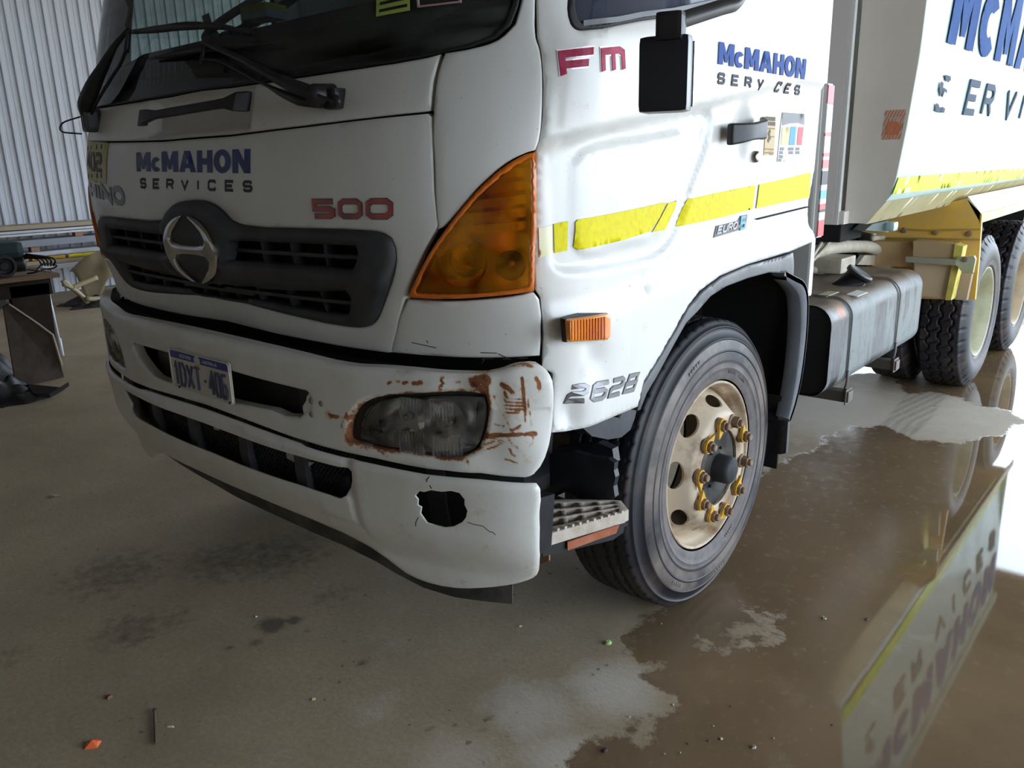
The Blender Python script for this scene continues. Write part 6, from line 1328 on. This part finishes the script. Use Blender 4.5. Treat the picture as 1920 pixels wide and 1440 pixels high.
Geo().tube([(-8.0,1.95,.62),(-7.92,2.0,.50),(-7.85,2.05,.32),(-7.8,2.1,.12)], [.09,.10,.09,.06], 12, 4).mk('fat_hose', tp, PF, smooth=True)
o = Geo().tube([(-4.15,-1.12,.03),(-4.05,-.98,.045),(-3.97,-.95,.03)], [.03,.045,.035], 10, 3).mk('work_glove', simple('dark_navy_glove', (.02,.02,.03), .8)); tag(o, 'dark glove-like lump with a white cuff on the floor at the left edge', 'glove')
o = Geo().box((-4.13,-1.0,.10), (.05,.06,.05), bev=.01).mk('white_cuff', simple('white_cuff', (.55,.55,.52), .7)); tag(o, 'white cuff on the dark lump at the left edge', 'cloth')
# ================================================================ LITTER ON THE FLOOR
def chip(nm, px, r, h, m, lab, cat='debris', seed=0, grp=None, asp=1., n=7):
    rnd = random.Random(seed); x, y = px[0], px[1]; th = rnd.random()*6
    ring = [(r*(.7+.5*rnd.random())*math.cos(2*PI*i/n), r*asp*(.7+.5*rnd.random())*math.sin(2*PI*i/n)) for i in range(n)]
    V = [(x+a*math.cos(th)-b*math.sin(th), y+a*math.sin(th)+b*math.cos(th), .001) for a, b in ring]
    V += [(vx*.0+x+(vx-x)*.62, y+(vy-y)*.62, h*(.6+.5*rnd.random())) for vx, vy, _ in V]
    F = [tuple(range(n))[::-1], tuple(range(n, 2*n))]+[(i, (i+1)%n, n+(i+1)%n, n+i) for i in range(n)]
    o = mk(nm, V, F, m, None, False); tag(o, lab, cat, grp); return o
OR = [(0.1648,-1.783,0)][0]
g = Geo(); V = [(OR[0]-.022,OR[1]-.006,.001),(OR[0]+.004,OR[1]-.022,.001),(OR[0]+.026,OR[1]+.004,.001),(OR[0]+.006,OR[1]+.026,.001),(OR[0]-.012,OR[1]+.02,.001),(OR[0]+.004,OR[1]+.002,.018),(OR[0]+.012,OR[1]+.012,.012)]
g.add(V, [(0,1,5),(1,2,5),(2,6,5),(2,3,6),(3,4,6),(4,5,6),(4,0,5),(0,4,3,2,1)]); o = g.mk('plastic_shard', simple('bright_orange_plastic', (.85,.16,.05), .35)); tag(o, 'bright orange plastic shard on the floor near the bottom left corner', 'shard')
LF = [(1.0189,-0.4712,0)][0]
chip('crumpled_leaf', LF, .015, .012, simple('pale_green_leaf', (.28,.42,.14), .6), 'crumpled pale green leaf on the floor in front of the front wheel', 'leaf', 3, asp=.6)
bo = [(0.1652,-1.6022,0),(0.3071,-1.6673,-0)]
o = Geo().tube([(bo[0][0],bo[0][1],.006),(bo[1][0],bo[1][1],.005)], .0035, 7, 1).lathe([(0,.008),(.007,.006),(.007,0)], (bo[0][0]+.004,bo[0][1],.006), 'Z', 8).mk('bent_nail', simple('brown_rusty_nail', (.09,.06,.045), .6)); tag(o, 'long rusty nail lying on the floor right of the orange shard', 'nail')
wr_ = simple('white_scrap', (.62,.60,.56), .6); br_ = simple('dry_leaf_brown', (.20,.10,.05), .8); st_ = simple('small_stone', (.40,.36,.28), .8); dk = simple('dark_pebble', (.05,.035,.03), .7)
P_ = [(-0.0591,-1.1226,-0),(-0.0126,-1.6605,0),(0.2692,-1.6048,-0),(0.49,-1.2674,0),(1.2943,-0.8935,-0),(1.5165,-0.6539,0),(1.5998,-0.629,0),(1.4933,-0.6836,0),(1.4752,-0.6205,-0),(1.5146,0.1165,0),(1.6287,0.1988,0),(1.0945,-0.2605,0),(1.4752,-0.5115,0),(1.2715,-0.7364,0),(1.3416,-0.6104,0),(0.7231,-0.5777,0),(-1.8641,-1.1464,0),(-2.2079,-0.5888,0),(1.2292,0.0324,0),(1.7308,-0.4075,0),(1.6264,-0.5618,-0),(1.4258,-0.8021,-0),(1.5429,-0.7726,0),(1.4555,-0.7278,0),(1.4559,-0.7724,0)]
chip('paper_scrap', P_[0], .007, .005, wr_, 'tiny white square scrap beside the oil spot on the floor', 'scrap', 1, n=4)
chip('dry_leaf', P_[1], .012, .008, br_, 'curled red-brown dry leaf above the nail on the floor', 'leaf', 2)
chip('dry_stalk', P_[2], .012, .006, wr_, 'pale dry stalk right of the nail', 'stalk', 5, asp=.2)
chip('seed_pod', P_[3], .006, .007, simple('yellow_pod', (.45,.38,.12), .7), 'yellowish seed pod on the floor in front of the bumper', 'pod', 6)
chip('dark_pebble', P_[4], .010, .010, dk, 'dark round pebble near the bottom edge left of the wet area', 'pebble', 7)
chip('pale_stone', P_[5], .006, .006, st_, 'upper of the two pale stones near the bottom edge in the wet area', 'stone', 8)
chip('pale_stone', P_[6], .008, .008, st_, 'lower right of the two pale stones near the bottom edge in the wet area', 'stone', 9)
chip('pale_stone', P_[9], .009, .008, st_, 'pale stone left of a pair in the middle of the puddle', 'stone', 12)
chip('pale_stone', P_[10], .009, .006, dk, 'brown stone right of a pair in the middle of the puddle', 'stone', 13)
chip('plastic_wrapper', P_[16], .03, .008, simple('clear_wrapper', (.42,.38,.32), .3), 'crumpled pale plastic wrapper on the floor at the far left', 'wrapper', 14, asp=.5)
chip('pale_stone', P_[15], .007, .006, st_, 'tiny pale stone on the floor below the rubber valance', 'stone', 15)
for i, k in enumerate((7,8,11,12,13,14,19,20,21,23,24)):
    chip('grit', P_[k], .0035, .004, st_ if i % 3 else dk, 'tiny crumb of grit lying loose on the concrete floor', 'grit', 20+i, 'grit crumbs scattered on the floor')

# ================================================================ THE SHED
M['sheet'] = simple('pale_steel_sheet', (.60,.62,.68), .5, c2=(.57,.585,.63), scale=2)
M['roofm'] = simple('dull_roof_sheet', (.30,.27,.24), .6, c2=(.24,.21,.18), scale=2)
M['steelpaint'] = simple('painted_beam', (.20,.18,.17), .5)
WX = -9.6; pitch = .152
wl_ = thing('wall_left', (WX, 0, 0), 'pale corrugated steel wall of the shed', 'wall', kind='structure')
del wl_['category']
prof = [(0,0),(.010,.022),(.038,.022),(.048,0),(.088,0),(.092,.003),(.110,.003),(.114,0)]
g = Geo(); PP = []
for k in range(5): PP += [(k*pitch+a, b) for a, b in prof]
PP.append((5*pitch, 0))
V = []; F = []
for y, x in PP: V += [(WX+x, y, 0.0), (WX+x, y, 5.35)]
for i in range(len(PP)-1): F.append((2*i, 2*i+1, 2*i+3, 2*i+2))
sheet0 = g.add(V, F).mk('wall_sheet', 'sheet', wl_)
for k in range(-13, 14):
    if k == 0: continue
    c = sheet0.copy(); COL.objects.link(c); c.location = (0, k*5*pitch, 0)
roof = thing('ceiling', (0,0,5.2), 'brown-grey shed roof on steel rafters', 'ceiling', kind='structure'); del roof['category']
Geo().box((-1.3,.3,5.25), (16.6,19.6,.08)).mk('roof_sheeting', 'roofm', roof)
for y in (-6.5,-2.5,1.5,5.5,9.6): Geo().box((-1.3,y,5.05), (16.6,.18,.32)).mk('rafter', 'steelpaint', roof)
for x in (-7,-4,-1,2,5): Geo().box((x,.3,5.17), (.08,19.4,.12)).mk('purlin', 'steelpaint', roof)
wf = Geo().box((-1.3,-9.4,2.6), (16.9,.1,5.5)).mk('wall_front', simple('inner_wall_sheet', (.42,.40,.36), .6), None); tag(wf, kind='structure')
wr = Geo().box((7,-6.0,2.6), (.1,7.0,5.5)).mk('wall_right', simple('inner_wall_sheet_b', (.42,.40,.36), .6), None); tag(wr, kind='structure')
hd = Geo().box((7,3.65,4.2), (.12,12.5,2.0)).mk('trim_1', 'roofm', None); tag(hd, kind='structure')
for i, (x, y) in enumerate(((7,9.8),(7,5.0))):
    c = Geo().box((x,y,2.5), (.25,.2,5.0)).mk('trim_%d' % (i+2), 'steelpaint', None); tag(c, kind='structure')
hb = Geo().box((-1.3,9.95,4.75), (16.6,.12,.9)).mk('trim_4', 'roofm', None); tag(hb, kind='structure')
# ---- concrete floor with wet areas
def axis_pts(segs):
    o = []
    for a, b, st in segs: o += list(np.arange(a, b-1e-6, st))
    return np.array(o+[segs[-1][1]])
gx = axis_pts([(-10,-3,.25),(-3,-.2,.05),(-.2,2.5,.02),(2.5,14,1.0)])
gy = axis_pts([(-9.5,-2.4,.5),(-2.4,2.2,.02),(2.2,7,.06),(7,16,.6),(16,30,2)])
XX, YY = np.meshgrid(gx, gy); fx, fy = XX.ravel(), YY.ravel(); P2 = np.stack([fx, fy], 1)
zf_ = 0*fx
wetA = xy([(1.0304,-0.2073,0),(1.0301,-0.3119,0),(1.0413,-0.4059,0),(1.1019,-0.4737,0),(1.1793,-0.4851,0),(1.2248,-0.4735,0),(1.2243,-0.5365,0),(1.2946,-0.5792,0),(1.3524,-0.6108,0),(1.3687,-0.6576,0),(1.3462,-0.6905,-0),(1.3781,-0.7498,0),(1.3641,-0.794,0),(1.3038,-0.7308,0),(1.2582,-0.7383,0),(1.2739,-0.8483,0),(1.2525,-0.9196,-0),(1.2496,-1.0119,0)])+[(3,-2.2),(12,-1.5),(12,7),(2.4,6.5),(1.2,6.3)]+xy([(0.6258,3.755,0),(0.9447,3.1411,0),(1.0589,3.2706,0),(1.2404,3.2469,-0),(1.3605,3.1146,0),(1.5501,3.1143,0),(1.651,2.9281,0),(1.6198,2.6411,0),(1.4526,2.2941,0),(1.2521,2.2319,0),(1.0325,2.3482,0),(0.8982,2.2489,0),(0.8509,2.0353,0),(0.8673,1.7497,-0),(0.7954,1.4925,0),(0.7772,1.0846,0),(0.9191,0.4251,0)])
wetB = xy([(0.4352,3.0362,0),(0.4896,3.4674,0),(0.6426,3.5756,0),(0.8126,3.8862,0),(1.1952,5.2528,0),(0.7089,7.4922,0),(-0.1817,5.4689,0),(0.1841,3.4445,0)])
veins = [xy(L) for L in ([(1.2336,0.0359,0),(1.2808,0.0095,0),(1.3407,-0.0133,0),(1.3762,-0.0192,0)], [(1.2784,-0.2084,0),(1.3043,-0.1432,0),(1.3476,-0.1004,0),(1.4001,-0.0992,0)], [(1.2257,-0.2466,0),(1.2805,-0.2503,0),(1.3473,-0.2316,0),(1.4067,-0.1802,0),(1.439,-0.1079,0)], [(1.3306,-0.0213,0),(1.3393,0.0205,0),(1.3709,0.0194,0)], [(1.3856,-0.0495,0),(1.4334,-0.0646,0),(1.457,-0.0856,0)], [(1.2893,-0.2857,-0),(1.3526,-0.2615,0)])]
w = np.where(inpoly(P2, wetA), 1, -1)*segdist(P2, [wetA]); w2 = np.where(inpoly(P2, wetB), 1, -1)*segdist(P2, [wetB])
wet = np.maximum(w, w2)
wet = np.minimum(wet, linedist(P2, veins)-.012)
puddle = xy([(1.2643,5.2997,0),(1.1855,3.9592,0),(1.5568,1.7213,0),(1.612,0.7304,0),(1.6147,0.1126,-0),(1.6804,-0.2677,0),(1.786,-0.5988,0),(2.2159,-0.2478,0)])+[(5,-1),(8,6),(3,7)]
pud = np.where(inpoly(P2, puddle), 1, -1)*segdist(P2, [puddle])
pale = np.zeros(len(P2)); stain_shade = np.zeros(len(P2))
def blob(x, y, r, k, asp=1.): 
    global stain_shade
    stain_shade = np.maximum(stain_shade, k*np.exp(-(((fx-x)/r)**2+((fy-y)/(r*asp))**2)))
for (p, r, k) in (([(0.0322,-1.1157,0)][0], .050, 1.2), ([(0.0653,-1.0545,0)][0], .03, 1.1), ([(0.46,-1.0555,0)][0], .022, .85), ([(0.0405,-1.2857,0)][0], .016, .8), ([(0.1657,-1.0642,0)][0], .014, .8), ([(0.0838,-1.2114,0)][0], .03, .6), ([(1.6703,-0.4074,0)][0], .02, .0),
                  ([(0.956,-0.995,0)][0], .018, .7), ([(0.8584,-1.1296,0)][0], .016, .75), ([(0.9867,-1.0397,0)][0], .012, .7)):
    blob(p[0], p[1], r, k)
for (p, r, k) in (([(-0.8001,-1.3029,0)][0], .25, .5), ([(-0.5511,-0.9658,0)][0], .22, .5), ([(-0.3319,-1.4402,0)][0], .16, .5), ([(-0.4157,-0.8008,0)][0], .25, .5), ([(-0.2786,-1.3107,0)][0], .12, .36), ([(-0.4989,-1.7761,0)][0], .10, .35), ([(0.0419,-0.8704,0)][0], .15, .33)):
    blob(p[0], p[1], r, k)  # broad soft patches: soot marks plus truck shadow painted into the floor colour
for (p, r, k) in (([(1.1612,-0.6543,0)][0], .16, .9), ([(1.0343,-0.8835,0)][0], .16, .75), ([(0.9909,-1.172,0)][0], .14, .6), ([(1.2147,-0.9896,0)][0], .12, .8), ([(0.6661,-1.1815,0)][0], .12, .4), ([(0.7935,2.5613,0)][0], .7, 1.), ([(1.1813,2.8448,0)][0], .8, .8)):
    pale = np.maximum(pale, k*np.exp(-(((fx-p[0])/r)**2+((fy-p[1])/r)**2)))
track = np.zeros(len(P2)); tl_ = xy([(1.045,3.2606,0),(1.1133,2.532,0),(1.0928,2.102,0)])
for k in range(-3, 4):
    off_ = [(a+.035*k*.9, b+.01*k) for a, b in tl_]
    track = np.maximum(track, np.clip(1-linedist(P2, [off_])/.016, 0, 1))
nx_, ny_ = len(gx), len(gy)
F = [(j*nx_+i, j*nx_+i+1, (j+1)*nx_+i+1, (j+1)*nx_+i) for j in range(ny_-1) for i in range(nx_-1)]
m, n, l, p = _mat('stained_concrete')
def sat(x): return mth(n, l, 'ADD', x, 0, True)
wa, pa, sa, tr = attr(n, 'wet'), attr(n, 'puddle'), attr(n, 'stain_shade'), attr(n, 'track')
n1, n2, n3, n4 = noise(n, l, 1.3, 6), noise(n, l, 7, 8, rough=.7), noise(n, l, 60, 6, rough=.7), noise(n, l, 22, 4)
edge = mth(n, l, 'MULTIPLY', mth(n, l, 'SUBTRACT', n2, .5), .30)
wf_ = mth(n, l, 'ADD', wa, edge)
wetm = ramp(n, l, mth(n, l, 'ADD', mth(n, l, 'MULTIPLY', wf_, 12), .5), .30, .62)
dry = mixc(n, l, ramp(n, l, n1, .35, .68), (.47,.365,.24), (.34,.265,.175))
dry = mixc(n, l, mth(n, l, 'MULTIPLY', ramp(n, l, n2, .50, .72), .45), dry, (.46,.41,.33))
dry = mixc(n, l, mth(n, l, 'MULTIPLY', ramp(n, l, n3, .35, .62), .25), dry, (.14,.12,.09))
pf = mth(n, l, 'ADD', attr(n, 'pale'), mth(n, l, 'MULTIPLY', mth(n, l, 'SUBTRACT', n2, .5), .7))
dry = mixc(n, l, mth(n, l, 'MULTIPLY', ramp(n, l, pf, .25, .8), .75), dry, (.58,.53,.46))
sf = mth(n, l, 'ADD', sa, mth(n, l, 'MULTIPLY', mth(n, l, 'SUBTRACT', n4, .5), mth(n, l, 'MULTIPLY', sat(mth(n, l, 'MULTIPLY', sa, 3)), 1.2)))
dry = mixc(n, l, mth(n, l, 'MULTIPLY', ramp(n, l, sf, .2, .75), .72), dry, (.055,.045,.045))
spots = ramp(n, l, noise(n, l, 34, 2, rough=.3), .70, .73)
dry = mixc(n, l, mth(n, l, 'MULTIPLY', mth(n, l, 'MULTIPLY', spots, ramp(n, l, noise(n, l, 2.4, 2), .5, .6)), .6), dry, (.09,.08,.065))
wetc = mixc(n, l, ramp(n, l, n1, .38, .66), (.225,.148,.082), (.155,.108,.064))
wetc = mixc(n, l, mth(n, l, 'MULTIPLY', ramp(n, l, n2, .56, .78), .55), wetc, (.33,.26,.17))
wetc = mixc(n, l, mth(n, l, 'MULTIPLY', ramp(n, l, noise(n, l, 11, 7, rough=.75, stretch=(1.6,.7,1)), .72, .76), .5), wetc, (.40,.33,.24))
col = mixc(n, l, wetm, dry, wetc)
col = mixc(n, l, mth(n, l, 'MULTIPLY', tr, .45), col, (.07,.06,.05))
l.new(col, p.inputs['Base Color'])
pw = ramp(n, l, mth(n, l, 'ADD', mth(n, l, 'ADD', mth(n, l, 'MULTIPLY', pa, 3), .5), edge), .35, .6)
rd = mth(n, l, 'ADD', .55, mth(n, l, 'MULTIPLY', n2, .3))
rw = mth(n, l, 'ADD', mth(n, l, 'MULTIPLY', ramp(n, l, n4, .35, .75), .22), .13)
rw2 = mixc(n, l, pw, rw, (.025,.025,.025))
l.new(mixc(n, l, wetm, rd, rw2), p.inputs['Roughness'])
p.inputs['Specular IOR Level'].default_value = .5
l.new(mth(n, l, 'ADD', .32, mth(n, l, 'MULTIPLY', mth(n, l, 'MULTIPLY', wetm, pw), .25)), p.inputs['Specular IOR Level'])
hb_ = mth(n, l, 'MULTIPLY', mth(n, l, 'ADD', mth(n, l, 'MULTIPLY', n3, .6), mth(n, l, 'MULTIPLY', n2, .5)), mth(n, l, 'SUBTRACT', 1.0, mth(n, l, 'MULTIPLY', wetm, mth(n, l, 'ADD', .90, mth(n, l, 'MULTIPLY', pw, .085)))))
bump(n, l, p, hb_, .5, .004)
fl = mk('floor', np.stack([fx, fy, zf_], 1), F, m, None, True, attrs={'wet': wet, 'puddle': pud, 'stain_shade': stain_shade, 'track': track, 'pale': pale}); fl['kind'] = 'structure'
yard = Geo().box((0,30,-.06), (80,44,.1)).mk('yard', simple('pale_yard_gravel', (.38,.35,.30), .8, c2=(.3,.27,.22), scale=1), None); tag(yard, kind='structure')
yard.location.y = 0
